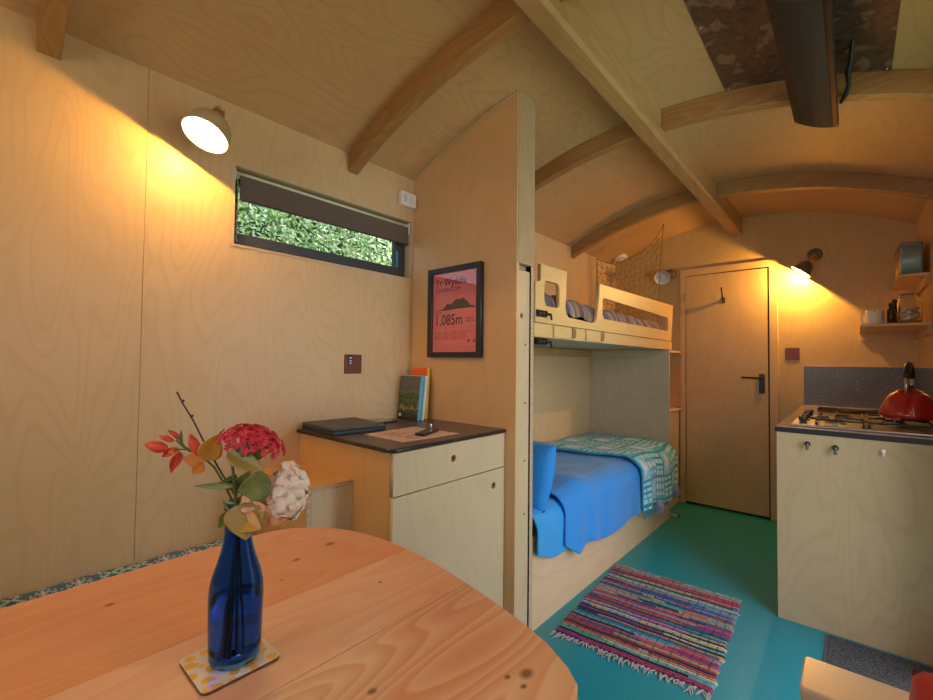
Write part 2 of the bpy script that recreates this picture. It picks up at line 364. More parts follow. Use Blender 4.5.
# tilted bar: left edge higher; section in xz, extruded along y
xl, zl, xr, zr = 1.494, 2.134, 1.631, 2.068
b = MB(); sec = [(xl, zl), (xr, zr)]
curve = [(xl + (xr - xl) * t, zl + (zr - zl) * t - .012 * math.sin(PI * t)) for t in [i / 8 for i in range(9)]]
b.prism(curve + [(xr + .002, zr + .034), (xl + .02, zl + .035)], .95, 2.19, 'xz'); b.build('casing', HB, ht, bevel=.003)
b = MB(); c2 = [(x + .0, z - .003) for x, z in curve[1:-1]]
b.prism(c2 + [(x, z + .002) for x, z in c2[::-1]], 1.02, 2.175, 'xz'); b.build('radiant_panel', HGREY, ht)
b = MB(); c3 = [(x, z - .0045) for x, z in curve[0:]]; b.prism(c3 + [(x, z + .002) for x, z in c3[::-1]], 1.37, 1.385, 'xz'); b.build('trim_band', BLACK, ht)
for yy in (1.3, 2.0):
    MB().tube([(1.575, yy, 2.12), (1.575, yy, ceil_z(1.575) - .004)], .012, 10).build('bracket', BLACK, ht)
cb = MB().tube([(1.64, 2.06, 2.10), (1.655, 2.03, 2.115), (1.662, 1.99, 2.125), (1.66, 1.95, 2.15), (1.668, 1.90, 2.16), (1.672, 1.86, 2.19), (1.675, 1.80, 2.21), (1.68, 1.74, ceil_z(1.68) - .004)], [.006, .008, .006, .009, .007, .007, .006, .006], 8)
cb.build('power_cable', BLACK, ht)

# ------------------------------------------------------------------ window
GREY = flat('window_frame_grey', (.045, .05, .055), .45)
wroot = thing('window_1', (-.06, wy0, wz0), None, None); wroot['kind'] = 'structure'
fy0, fy1, fz0, fz1 = wy0 + .012, wy1 - .012, wz0 + .004, wz1 - .004
fr = plate([(fy0, fz0), (fy1, fz0), (fy1, fz1), (fy0, fz1)], [[(fy0 + .03, fz0 + .055), (fy1 - .055, fz0 + .055), (fy1 - .055, fz1 - .045), (fy0 + .03, fz1 - .045)]], -.085, -.05, 'yz', 'window_frame', GREY, wroot)
MB().box(-.068, -.064, fy0 + .025, fy1 - .05, fz0 + .05, fz1 - .04).build('window_pane', pane('window_glass'), wroot)
LIN = flat('pale_reveal', (.72, .74, .62), .5)
b = MB(); b.box(-.09, .002, wy0, wy0 + .012, wz0, wz1); b.box(-.09, .0015, wy0, wy1 - .001, wz1 - .004, wz1); b.box(-.09, .003, wy0, wy1 - .001, wz0 - .004, wz0 + .004); b.box(-.09, -.001, wy1 - .012, wy1 - .001, wz0, wz1)
b.build('window_lining', PLYP, wroot)
MB().box(-.05, -.044, fy1 - .058, fy1 - .048, fz0 + .055, 1.70).build('window_seal', flat('blue_seal', (.06, .25, .45), .4), wroot)
bl = thing('roller_blind', (-.02, wy0 + .02, 1.84), 'brown roller blind pulled part way down over the narrow window', 'blind')
b = MB().box(-.012, -.0095, wy0 + .033, wy1 - .026, 1.733, 1.822); b.build('blind_fabric', flat('brown_blind', (.13, .098, .08), .85, bump=.1, bscale=500), bl)
MB().tube([(-.030, wy0 + .022, 1.828), (-.030, wy1 - .02, 1.828)], .013, 14).build('roller_tube', flat('green_gap_light', (.70, .78, .55), .5), bl)  # pale green colour stands in for light in the gap above the blind
MB().tube([(-.011, wy0 + .033, 1.733), (-.011, wy1 - .026, 1.733)], .004, 8).build('bottom_bar', flat('brown_bar', (.06, .045, .035), .6), bl)
MB().box(-.045, -.008, wy1 - .022, wy1 - .015, 1.79, 1.846).build('end_bracket', WHITE, bl, bevel=.002); MB().box(-.045, -.008, wy0 + .013, wy0 + .018, 1.80, 1.846).build('end_bracket', WHITE, bl, bevel=.002)
b = MB()
for k in range(52): b.ball((-.004, wy0 + .022 + .002 * math.sin(k), 1.822 - k * .0048), .0022, 6, 4)
b.build('bead_chain', STEEL, bl)
# hedge outside
HG = vcol('leaves', .6, sheen=0)
b = MB(); rnd = random.Random(3)
MBc = None
for k in range(42000):
    y = rnd.uniform(.2, 5.2); z = rnd.uniform(1.1, 3.6); x = -2.2 + rnd.gauss(0, .18) - .25 * math.sin(y * 2.1) - .2 * math.sin(z * 3 + y)
    c = Vector((x, y, z)); n = Vector((1, rnd.uniform(-.8, .8), rnd.uniform(-.3, 1.2))).normalized(); t = n.orthogonal().normalized(); q = n.cross(t); a = rnd.uniform(0, 6.28)
    e = (t * math.cos(a) + q * math.sin(a)) * rnd.uniform(.014, .036); g = (q * math.cos(a) - t * math.sin(a)) * rnd.uniform(.007, .016)
    i = len(b.v); b.v += [c - e, c + g, c + e, c - g]; b.f.append((i, i + 1, i + 2, i + 3)); b.sm.append(False)
    h = rnd.random(); col = (.34, .52, .22) if h < .5 else ((.62, .74, .52) if h < .8 else ((.6, .5, .2) if h < .84 else (.75, .85, .72)))
    b.c.append(col)
hc = MB(); hc.grid(60, 40, lambda u, v: (-2.45 + .12 * math.sin(u * 50) * math.sin(v * 31), -1 + 8 * u, -.44 + 5.2 * v))
hedge_o = b.build('hedge', HG); hc.build('hedge_core', flat('hedge_core', (.07, .16, .04), .9, var=.5, bscale=9), hedge_o)
tag(hedge_o, 'bright green leafy hedge outside, seen through the narrow window', 'hedge', kind='stuff')

# alarm + socket on left wall
al = thing('carbon_monoxide_alarm', (0, 1.43, 1.95), 'small white alarm box on the left wall beside the window top', 'alarm')
MB().box(.0005, .032, 1.372, 1.470, 1.912, 1.980).build('case', WHITE, al, bevel=.006)
b = MB()
for k in range(5): b.box(.032, .0325, 1.385, 1.405, 1.93 + k * .008, 1.933 + k * .008)
b.build('vent_slots', flat('grey_slot', (.25, .25, .24), .6), al)
MB().tube([(.031, 1.43, 1.945), (.0335, 1.43, 1.945)], .013, 20).build('test_button', flat('pale_button', (.68, .68, .66), .4), al)
sk = thing('socket_plate', (0, 1.13, 1.135), 'copper coloured square socket plate on the left wall above the desk', 'socket')
BRN = flat('antique_copper', (.17, .052, .035), .35, .6)
MB().box(.0005, .006, 1.088, 1.176, 1.093, 1.177).build('plate', BRN, sk, bevel=.003)
MB().box(.0061, .009, 1.105, 1.125, 1.13, 1.172).build('insert', BLACK, sk)
b = MB(); b.box(.009, .0095, 1.109, 1.121, 1.135, 1.141); b.box(.009, .0095, 1.109, 1.121, 1.146, 1.152); b.box(.009, .0095, 1.109, 1.121, 1.158, 1.166)
b.build('contacts', flat('pale_contacts', (.5, .55, .6), .4), sk)

# ------------------------------------------------------------------ partition with pocket
PY0, PY1, PX = 1.478, 1.602, .638
PLYPT = ply('plywood_partition', (.66, .44, .22), freq=1.0, lines=6, contrast=.05)
b = MB()
b.prism([(0, 0), (PX - .004, 0)] + arch(0, PX - .004, 14, -.0005)[::-1], PY0, PY0 + .018, 'xz')      # near skin
b.prism([(0, 0), (PX - .004, 0)] + arch(0, PX - .004, 14, -.0005)[::-1], PY1 - .018, PY1, 'xz')
o = struct(b.build('wall_partition', PLYPT))
b = MB(); b.prism([(PX - .03, 1.56), (PX, 1.56), (PX, ceil_z(PX) - .001), (PX - .03, ceil_z(PX - .03) - .001)], PY0 + .006, PY1 + .002, 'xz')
b.box(.0, .02, PY0 + .018, PY1 - .018, 0, 2.05)
b.box(0, PX - .03, PY0 + .0185, PY1 - .0185, 1.545, 1.575)
struct(b.build('trim_2', PLYK, bevel=.001), 'pale plywood end piece of the partition')
b = MB(); b.box(PX - .03, PX - .003, PY1 - .018, PY1 + .004, 0, 1.56); struct(b.build('trim_3', EDGE))
b = MB(); A = arch(.002, PX - .004, 16, -.001); b.prism(A + [(x, z - .006) for x, z in A[::-1]], PY0 - .004, PY0, 'xz'); struct(b.build('trim_4', PLYP))
pd = thing('pocket_panel', (.60, 1.535, 0), 'tall narrow pale plywood panel with finger hole, slotted into the partition end', 'sliding panel')
hy = 1.522
plate([(1.498, .004), (1.5825, .004), (1.5825, 1.535), (1.498, 1.535)], [circ(hy + .005, 1.345, .013, 16)], PX - .028, PX - .010, 'yz', 'panel', PLYP, pd)
MB().box(.3, PX - .030, 1.502, 1.570, .004, 1.53).build('panel_body', flat('dark_panel_core', (.06, .04, .025), .8), pd)
for z in (1.225, .98, .74, .52): MB().tube([(PX - .011, 1.553, z), (PX - .0085, 1.553, z)], .0045, 10).build('screw', flat('old_screw', (.12, .09, .05), .4, .8), pd)

# ------------------------------------------------------------------ poster
ps = thing('framed_poster', (.294, PY0, 1.38), 'black framed pink poster of a mountain reading Yr Wyddfa Snowdon 1,085m on the partition', 'poster')
px0, px1, pz0, pz1 = .136, .463, 1.170, 1.586
fb = flat('black_frame', (.02, .022, .026), .4)
plate([(px0, pz0), (px1, pz0), (px1, pz1), (px0, pz1)], [[(px0 + .024, pz0 + .024), (px1 - .024, pz0 + .024), (px1 - .024, pz1 - .024), (px0 + .024, pz1 - .024)]], PY0 - .024, PY0 - .002, 'xz', 'frame', fb, ps)
ix0, ix1, iz0, iz1 = px0 + .02, px1 - .02, pz0 + .02, pz1 - .02
MB().box(ix0, ix1, PY0 - .010, PY0 - .004, iz0, iz1).build('print', flat('coral_print', (.90, .22, .25), .6), ps)
INK = flat('poster_ink', (.03, .03, .045), .6)
pw, ph = ix1 - ix0, iz1 - iz0
def P(fx, fz): return (ix0 + pw * fx, iz1 - ph * fz)
def text(s, fx, fz, size, off=0., sx=1., mat=INK, parent=ps, name='lettering', sp=1.0):
    cu = bpy.data.curves.new('t', 'FONT'); cu.body = s; cu.size = size; cu.offset = off; cu.extrude = .0002; cu.space_character = sp
    t = bpy.data.objects.new('t', cu); C.objects.link(t); dg = bpy.context.evaluated_depsgraph_get()
    me = bpy.data.meshes.new_from_object(t.evaluated_get(dg)); bpy.data.objects.remove(t)
    x, z = P(fx, fz); offv = parent_world(parent)
    for v in me.vertices: v.co = Vector((x + v.co.x * sx, PY0 - .0105 + .0 - v.co.z, z + v.co.y)) - offv
    me.materials.clear(); me.materials.append(mat); o = bpy.data.objects.new(name, me); C.objects.link(o); o.parent = parent; return o
text('Yr Wyddfa', .07, .165, .046, .0004, .90, sp=1.06)
text('Snowdon', .07, .250, .044, -.0003, .93, sp=1.04)
text('SUMMIT', .07, .515, .012)
text('1,085m', .06, .655, .070, .0008, .82, sp=1.04)
text('METRES', .74, .60, .0125); text('ABOVE SEA', .74, .63, .0105)
b = MB()
def line(x0, x1, fz, t=.0008):
    a = P(x0, fz); c = P(x1, fz); b.box(a[0], c[0], PY0 - .0112, PY0 - .0098, a[1] - t, a[1])
FAINT = flat('faint_ink', (.38, .07, .09), .6)
for fz_ in (.28, .69, .925, .955): line(.07, .93, fz_); b.build('ruled_line', FAINT, ps); b = MB()
for cx in (.07, .25, .43, .60):
    for k in range(9): line(cx, cx + .13 + .02 * ((k * 7) % 3) / 3, .735 + .012 * k, .0013)
b.build('small_print', flat('faint_ink', None), ps); b = MB(); line(.76, .93, .73, .0012); line(.76, .9, .745, .001)
b.build('small_print', flat('faint_ink', (.38, .07, .09), .6), ps)
mt = [(.07, .475), (.16, .465), (.24, .46), (.30, .425), (.34, .395), (.38, .40), (.42, .405), (.47, .385), (.50, .36), (.54, .345), (.58, .35), (.62, .355), (.66, .34), (.70, .345), (.74, .375), (.79, .40), (.84, .435), (.90, .445), (.94, .455), (.94, .462), (.6, .466), (.3, .475)]
b = MB(); b.prism([P(*q) for q in mt], PY0 - .0112, PY0 - .0098, 'xz'); b.build('mountain_picture', flat('mountain_grey', (.07, .055, .065), .6), ps)
b = MB(); q = P(.80, .855); b.prism([(q[0] - .007, q[1] + .006), (q[0] + .007, q[1] + .006), (q[0] + .006, q[1] - .002), (q[0], q[1] - .009), (q[0] - .006, q[1] - .002)], PY0 - .0112, PY0 - .0098, 'xz')
q = P(.91, .855); b.prism(circ(q[0], q[1], .0075, 16), PY0 - .0112, PY0 - .0098, 'xz'); b.build('emblem', INK, ps)
b = MB(); b.prism(circ(q[0], q[1], .0045, 16), PY0 - .0118, PY0 - .0111, 'xz'); b.build('emblem_centre', flat('coral_print', None), ps)
MB().box(ix0, ix1, PY0 - .0150, PY0 - .0135, iz0, iz1).build('glazing', pane('poster_glass', (.97, .97, .97)), ps)

# ------------------------------------------------------------------ desk cabinet
DX, DY, DZ = .588, .878, .876
dc = thing('desk_cabinet', (.29, 1.18, 0), 'low birch plywood desk cabinet with drawer and cupboard under the dark worktop', 'cabinet')
b = MB(); b.box(.002, DX - .0225, DY + .012, DY + .03, 0, DZ - .0145); b.box(.002, DX - .0225, PY0 - .02, PY0 - .001, 0, DZ - .0145); b.box(.002, .02, DY + .03, PY0 - .02, 0, DZ - .0145)
b.box(.02, DX - .034, DY + .03, PY0 - .02, .04, .055)
b.build('body', PLYO, dc, bevel=.001)
plate([(DY + .014, .724), (PY0 - .002, .724), (PY0 - .002, .859), (DY + .014, .859)], [circ(1.168, .803, .0125, 20)], DX - .022, DX - .006, 'yz', 'drawer', PLYP, dc, .0008)
plate([(DY + .014, .03), (PY0 - .002, .03), (PY0 - .002, .720), (DY + .014, .720)], [circ(1.405, .658, .0135, 20)], DX - .022, DX - .006, 'yz', 'door', PLYP, dc, .0008)
for y, z, r in ((1.168, .803, .0125), (1.405, .658, .0135)):
    b = MB(); b.grid(20, 1, lambda u, v, y=y, z=z, r=r: (DX - .022 - .02 * v, y + r * math.cos(u * 2 * PI), z + r * math.sin(u * 2 * PI)), closed_u=True); b.build('finger_hole', EDGE, dc)
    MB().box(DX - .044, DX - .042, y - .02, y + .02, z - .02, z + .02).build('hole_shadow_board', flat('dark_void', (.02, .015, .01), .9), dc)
dw = thing('desk_worktop', (.29, 1.18, DZ - .014), 'dark grey-brown rounded worktop of the desk cabinet', 'worktop')
TOPB = ramp_noise('worktop_laminate', [(.35, (.085, .062, .055)), (.65, (.14, .105, .092))], 60, .35)
ol = [(.0015, PY0 - .0015), (.0015, DY - .002), (DX - .035, DY - .002)] + [(DX - .035 + .035 * math.sin(t), DY + .033 - .035 * math.cos(t)) for t in [PI / 2 * k / 8 for k in range(1, 9)]] + [(DX, PY0 - .0015)]
plate(ol, [], DZ - .014, DZ - .0015, 'xy', 'edge_band', flat('black_edge', (.018, .018, .02), .3), dw, .003)
plate([(min(max(x, .004), DX - .006), max(y, DY + .004)) for x, y in ol], [], DZ - .003, DZ, 'xy', 'top_surface', TOPB, dw)

# things on the desk
lp = thing('folder', (.15, 1.0, DZ), 'flat black closed laptop-shaped folder box lying at the wall end of the desk', 'folder')
DG = ramp_noise('slate_cover', [(.3, (.035, .038, .036)), (.7, (.085, .09, .085))], 9, .45, dist=.5)
def slab(pts, z0, z1): # pts 4 xy
    return MB().quadbox([(x, y, z0) for x, y in pts] + [(x, y, z1) for x, y in pts])
lpts = [(.010, .900), (.255, .885), (.285, 1.115), (.035, 1.20)]
lpts = [(.012, .893), (.248, .872 + .012), (.272, 1.108), (.020, 1.135)]
slab(lpts, DZ + .0005, DZ + .016).build('lower_half', flat('navy_edge', (.015, .03, .045), .4), lp, bevel=.004)
slab(lpts, DZ + .0165, DZ + .027).build('cover', DG, lp, bevel=.003)
tp = thing('tablet_case', (.06, 1.2, DZ), 'thin black case lying behind the folder against the left wall', 'case')
slab([(.012, 1.15), (.118, 1.15), (.125, 1.29), (.012, 1.30)], DZ + .0005, DZ + .007).build('case_back', BLACK, tp, bevel=.002)
slab([(.014, 1.155), (.10, 1.155), (.105, 1.275), (.014, 1.285)], DZ + .0075, DZ + .010).build('paper_slip', flat('grey_paper', (.42, .43, .42), .7), tp)
mpp = slab([(.297, .985), (.520, .980), (.535, 1.250), (.285, 1.245)], DZ + .0005, DZ + .0016)
mo = mpp.build('paper_map', ramp_noise('map_paper', [(.35, (.62, .42, .33)), (.6, (.70, .50, .40)), (.68, (.35, .25, .2))], 26, .7, detail=3), None, 0)
tag(mo, 'pinkish printed map sheet lying flat near the front edge of the desk', 'map')
mo2 = MB()
for k in range(14):
    x = .33 + .013 * k; mo2.box(x, x + .004, 1.02 + .02 * (k % 3), 1.06 + .012 * ((k * 5) % 7), DZ + .0017, DZ + .0019)
mo2.build('map_print', flat('map_ink', (.25, .16, .13), .8), mo)
dv = thing('remote_control', (.44, 1.17, DZ), 'small black remote on the pink map sheet', 'remote control')
slab([(.452, 1.095), (.496, 1.105), (.440, 1.235), (.392, 1.222)], DZ + .002, DZ + .011).build('handset', BLACK, dv, bevel=.003)
MB().lathe([(.004, 0), (.006, .004), (.0035, .014), (.005, .020), (0, .022)], (.425, 1.205, DZ + .011), n=12).build('stub_knob', CHROME, dv)

def book(name, x0, x1, y0, y1, z1, cover, label, lean=.0, spine=None, rot=0):
    r = thing(name, ((x0 + x1) / 2, y1, DZ), label, 'book', 'books standing at the back of the desk')
    z0 = DZ + .001
    def B(xa, xb, ya, yb, za, zb, n, m):
        b = MB().box(xa, xb, ya, yb, za, zb)
        for v in b.v: v.y += lean * (v.z - z0); 
        if rot:
            c = Vector(((x0 + x1) / 2, (y0 + y1) / 2, 0))
            for v in b.v:
                d = v - c; v.x = c.x + d.x * math.cos(rot) - d.y * math.sin(rot); v.y = c.y + d.x * math.sin(rot) + d.y * math.cos(rot)
        return b.build(n, m, r, bevel=.0007)
    t = .0018
    B(x0 + .003, x1 - t - .001, y0 + t, y1 - t, z0 + .003, z1 - .003, 'pages', flat('pages', (.75, .73, .66), .8))
    B(x0, x1, y0, y0 + t, z0, z1, 'front_cover', cover); B(x0, x1, y1 - t, y1, z0, z1, 'back_cover', spine or cover)
    B(x1 - t, x1, y0 + t, y1 - t, z0, z1, 'spine', spine or cover)
    return r
def landscape():
    m, nt, b = newmat('book_landscape'); N = nt.nodes; Lk = nt.links
    tc = N.new('ShaderNodeTexCoord'); sp = N.new('ShaderNodeSeparateXYZ'); Lk.new(tc.outputs['Object'], sp.inputs[0])
    no = N.new('ShaderNodeTexNoise'); no.inputs['Scale'].default_value = 60; no.inputs['Detail'].default_value = 6; Lk.new(tc.outputs['Object'], no.inputs['Vector'])
    a = N.new('ShaderNodeMath'); a.operation = 'MULTIPLY_ADD'; a.inputs[1].default_value = .09; Lk.new(no.outputs['Fac'], a.inputs[0]); Lk.new(sp.outputs[2], a.inputs[2])
    mr = N.new('ShaderNodeMapRange'); mr.inputs['From Min'].default_value = .045; mr.inputs['From Max'].default_value = .25; Lk.new(a.outputs[0], mr.inputs[0])
    r = N.new('ShaderNodeValToRGB'); e = r.color_ramp.elements; r.color_ramp.interpolation = 'LINEAR'
    for p, c in ((0, (.02, .03, .02)), (.2, (.05, .07, .03)), (.27, (.35, .30, .14)), (.33, (.03, .06, .03)), (.45, (.12, .17, .06)), (.55, (.03, .05, .03)), (.62, (.18, .22, .16)), (.68, (.10, .11, .11)), (.85, (.13, .14, .14))):
        x = e.new(p); x.color = (*c, 1)
    e.remove(e[-1]); Lk.new(mr.outputs[0], r.inputs[0]); Lk.new(r.outputs[0], b.inputs['Base Color']); b.inputs['Roughness'].default_value = .35
    return m
bk = book('picture_book', .005, .158, 1.380, 1.402, 1.080, landscape(), 'picture book with a lake and trees on its cover, frontmost on the desk', .10, flat('sky_blue_spine', (.10, .42, .55), .4), -.06)
b = MB().box(.018, .036, 1.3785, 1.3795, DZ + .012, DZ + .026)
for v in b.v: v.y += .10 * (v.z - DZ) + .004
b.build('barcode_label', flat('barcode_white', (.7, .7, .68), .6), bk)
book('white_spined_book', .012, .166, 1.404, 1.416, 1.082, flat('white_cover', (.62, .74, .80), .4), 'thin pale book with a white spine between the picture book and the orange book', .10, None, -.04)
book('orange_book', .040, .146, 1.434, 1.453, 1.118, flat('orange_cover', (.85, .13, .03), .4), 'orange and yellow guide book standing tallest behind the others on the desk', .06, flat('yellow_spine', (.85, .60, .05), .4))

# ------------------------------------------------------------------ bench, step box along the left wall
bc = thing('bench', (.22, -.2, 0), 'plywood wall bench behind the table under the blue patterned blanket', 'bench')
b = MB(); b.box(.002, .44, YB + .01, .715, .40, .42); b.build('seat_board', PLY, bc, bevel=.001)
b = MB(); b.box(.42, .438, YB + .01, .715, 0, .40); b.build('front_panel', PLYP, bc); MB().box(.002, .42, .697, .715, 0, .40).build('end_panel', PLYO, bc)
MB().box(.004, .45, YB + .02, .712, .42, .505).build('seat_cushion', flat('navy_cushion', (.03, .06, .10), .9), bc, bevel=.012, seg=3)
def snow(i, j):
    base = (.03, .12, .20); pale = (.62, .60, .56); sage = (.36, .56, .48)
    p = i % 46; q = j % 13
    if p < 22:            # lattice of diamonds
        a = (p % 6) - 3; c = (q % 6) - 3
        if 1 <= q <= 11 and 2 <= abs(a) + abs(c) <= 3 and p > 1: return sage
    else:
        a = abs(((p - 22) % 12) - 6); c = abs(q - 6)
        if a + c < 7 and (a + c) % 3 != 2 and c % 2 == 0: return pale
        if a == 0 and c < 5: return pale
    if q in (0, 12) and p % 9 < 3: return (.6, .6, .62)
    return base
b = MB(); NU, NV = 300, 82
def bf(u, v):
    y = YB + .03 + (.680 - YB - .03) * u; s = v * .56
    if s < .445: x = .006 + s; z = .518 + .002 * math.sin(y * 30 + x * 20)
    else: x = .456; z = .518 - (s - .445)
    return (x, y, z)
b.grid(NU, NV, bf, col=snow, smooth=True)
bt = b.build('patterned_blanket', vcol('woven_bench', .95, .3, 300), None, solid=.006); tag(bt, 'dark teal blanket with pale diamond and snowflake pattern along the bench by the wall', 'blanket')
bt.name = 'patterned_blanket'
def tassels(pts, d, mat, parent, ln=.03, n=6, r=.0012, seed=1):
    rnd = random.Random(seed); b = MB()
    for p in pts:
        for k in range(n):
            q = Vector(p) + Vector((rnd.uniform(-.005, .005), rnd.uniform(-.005, .005), 0)); e = q + Vector(d) * ln * rnd.uniform(.7, 1.1) + Vector((rnd.uniform(-.008, .008), rnd.uniform(-.008, .008), rnd.uniform(-.004, .004)))
            b.tube([q, (q + e) / 2 + Vector((rnd.uniform(-.003, .003), rnd.uniform(-.003, .003), 0)), e], r, 4)
    return b.build('fringe', mat, parent)
CRM = flat('cream_wool', (.72, .62, .46), .95)
tassels([(.02 + k * .022, .676, .516) for k in range(20)], (0, 1, -.05), flat('dark_teal_wool', (.06, .12, .18), .95), bt, .026, 7)
ts = MB(); rnd = random.Random(5)
for k in range(160):
    a = rnd.uniform(0, 6.28); t = rnd.uniform(.1, 1); p = Vector((.07, .035, .555)); d = Vector((math.cos(a) * .045 * t, math.sin(a) * .045 * t, rnd.uniform(-.028, .02)))
    ts.tube([p, p + d * .6 + Vector((0, 0, .008)), p + d], .0014, 4)
ts.ball((.07, .035, .553), .02, 10, 8)
tag(ts.build('cream_tassel', CRM), 'cream woollen tassel resting on the patterned blanket at the left end', 'tassel')
sb = thing('step_box', (.18, .8, 0), 'small plywood step box with orange light coloured into its top between bench and desk cabinet', 'box')
b = MB(); b.box(.002, .372, .722, .889, .728, .744); b.build('lid', PLYO, sb, bevel=.001)
MB().box(.352, .370, .724, .889, .0, .727).build('front_panel', PLYP, sb, bevel=.001); MB().box(.002, .351, .724, .741, .0, .727).build('side_panel', PLYO, sb)
b = MB(); b.box(.372, .3735, .722, .889, .728, .744); b.box(.3701, .3712, .722, .738, 0, .728); b.build('edge_strip', EDGE, sb)

# ------------------------------------------------------------------ table
TZ = .74
tb = thing('dining_table', (1.0, 0, 0), 'pine plank dining table with rounded end in the foreground', 'table')
outl = [(1.412, .42), (1.412, .47), (1.408, .500), (1.395, .527), (1.370, .548), (1.320, .575), (1.26, .595), (1.158, .618), (1.06, .636), (1.0, .645), (.92, .650), (.843, .648), (.77, .635), (.714, .613), (.665, .578), (.632, .540), (.614, .500), (.608, .45), (.608, .40)]
y_end = -.62
full = outl + [(.625, y_end + .1), (.66, y_end + .04), (.72, y_end), (1.33, y_end), (1.39, y_end + .04), (1.412, y_end + .1)]
def clipx(poly, xa, xb):
    def clip(pl, x, keep):
        out = []
        for i in range(len(pl)):
            a, b_ = pl[i], pl[(i + 1) % len(pl)]; ia, ib = keep(a[0]), keep(b_[0])
            if ia: out.append(a)
            if ia != ib: t = (x - a[0]) / (b_[0] - a[0]); out.append((x, a[1] + t * (b_[1] - a[1])))
        return out
    return clip(clip(poly, xa, lambda q: q >= xa), xb, lambda q: q <= xb)
J = [(.5, .9268), (.9275, 1.1188), (1.1198, 1.5)]
PC = [((.70, .26, .10), (.75, .36, .17)), ((.74, .36, .20), (.80, .50, .31)), ((.64, .30, .14), (.84, .61, .40))]  # plank tones; the right-hand ones lightened further for the table's pale sheen
def planksmat(k):
    m = pine('table_pine_%d' % k, PC[k][0], PC[k][1], axis=1, rough=.24, coat=.6, off=1.7 + k * 2.3, ring=[15, 18, 24][k])
    return m
def add_knots(m, ks):
    nt = m.node_tree; N = nt.nodes; Lk = nt.links; b = N['Principled BSDF']; src = b.inputs['Base Color'].links[0].from_socket
    tc = N.new('ShaderNodeTexCoord')
    for (x, y, r) in ks:
        mp = N.new('ShaderNodeMapping'); mp.inputs['Location'].default_value = (-x, -y, 0); Lk.new(tc.outputs['Object'], mp.inputs[0])
        sc_ = N.new('ShaderNodeVectorMath'); sc_.operation = 'MULTIPLY'; sc_.inputs[1].default_value = (1, .75, 0); Lk.new(mp.outputs[0], sc_.inputs[0])
        ln = N.new('ShaderNodeVectorMath'); ln.operation = 'LENGTH'; Lk.new(sc_.outputs[0], ln.inputs[0])
        mr = N.new('ShaderNodeMapRange'); mr.inputs['From Min'].default_value = r * .3; mr.inputs['From Max'].default_value = r * .85; mr.inputs['To Min'].default_value = .85; mr.inputs['To Max'].default_value = 0; Lk.new(ln.outputs['Value'], mr.inputs[0])
        mx = N.new('ShaderNodeMix'); mx.data_type = 'RGBA'; Lk.new(mr.outputs[0], mx.inputs[0]); Lk.new(src, mx.inputs[6]); mx.inputs[7].default_value = (.14, .05, .02, 1); src = mx.outputs[2]
    Lk.new(src, b.inputs['Base Color'])
KN = [[(.73, .17, .008), (.80, .46, .009), (.86, .40, .004), (.78, .55, .013)], [(1.0, .52, .005), (1.06, -.1, .01)], [(1.335, .50, .013), (1.32, .478, .006), (1.345, .478, .006), (1.21, .345, .008), (1.25, .1, .01)]]
for k, (xa, xb) in enumerate(J):
    pl = clipx(full, xa, xb); m_ = planksmat(k); add_knots(m_, [(x - 1.0, y, r) for x, y, r in KN[k]])
    plate([(x, y) for x, y in pl], [], TZ - .032, TZ, 'xy', 'plank', m_, tb, .0012)
PT = pine('table_leg_pine', (.55, .30, .13), (.70, .45, .22), axis=2, off=4)
b = MB(); b.box(.72, 1.30, .42, .44, TZ - .11, TZ - .034); b.box(.72, 1.30, -.50, -.48, TZ - .11, TZ - .034); b.box(.72, .74, -.48, .42, TZ - .11, TZ - .034); b.box(1.28, 1.30, -.48, .42, TZ - .11, TZ - .034); b.build('apron', PT, tb, bevel=.002)
for x in (.70, 1.26):
    for y in (-.52, .385): MB().quadbox([(x + .01, y + .01, 0), (x + .05, y + .01, 0), (x + .05, y + .05, 0), (x + .01, y + .05, 0), (x, y, TZ - .033), (x + .06, y, TZ - .033), (x + .06, y + .06, TZ - .033), (x, y + .06, TZ - .033)]).build('leg', PT, tb, bevel=.004)

# ------------------------------------------------------------------ coaster + vase
cs = thing('coaster', (1.02, .25, TZ), 'square cork-backed coaster with yellow spotted print under the blue bottle', 'coaster')
m, nt, bb = newmat('coaster_print'); N = nt.nodes; Lk = nt.links
tc = N.new('ShaderNodeTexCoord'); vo = N.new('ShaderNodeTexVoronoi'); vo.inputs['Scale'].default_value = 62; Lk.new(tc.outputs['Object'], vo.inputs['Vector'])
r = N.new('ShaderNodeValToRGB'); r.color_ramp.elements[0].position = .42; r.color_ramp.elements[0].color = (.80, .45, .07, 1); r.color_ramp.elements[1].position = .50; r.color_ramp.elements[1].color = (.75, .70, .58, 1)
Lk.new(vo.outputs['Distance'], r.inputs[0]); Lk.new(r.outputs[0], bb.inputs['Base Color']); bb.inputs['Roughness'].default_value = .15; bb.inputs['Coat Weight'].default_value = .6
rr = rrect(.9755, 1.0685, .2005, .2985, .009)
plate(rr, [], TZ + .0003, TZ + .0038, 'xy', 'base_board', flat('coaster_brown', (.14, .07, .035), .6), cs)
plate(rr, [], TZ + .0038, TZ + .0052, 'xy', 'printed_top', m, cs)
CZ = TZ + .0054; VC = Vector((1.028, .253, CZ))
vs = thing('blue_bottle_vase', VC, 'cobalt blue glass bottle used as a vase, holding flowers on the table', 'vase')
BLUE = glass('cobalt_glass', (.07, .32, 1.0), 0, 1.25)
prof = [(0, .001), (.026, .0), (.0305, .003), (.0325, .010), (.0328, .03), (.0335, .06), (.0340, .085), (.0330, .100), (.0300, .115), (.0250, .130), (.0205, .145), (.0178, .158), (.0165, .170), (.0160, .190), (.0160, .2), (.0175, .202), (.0175, .209), (.0160, .211)]
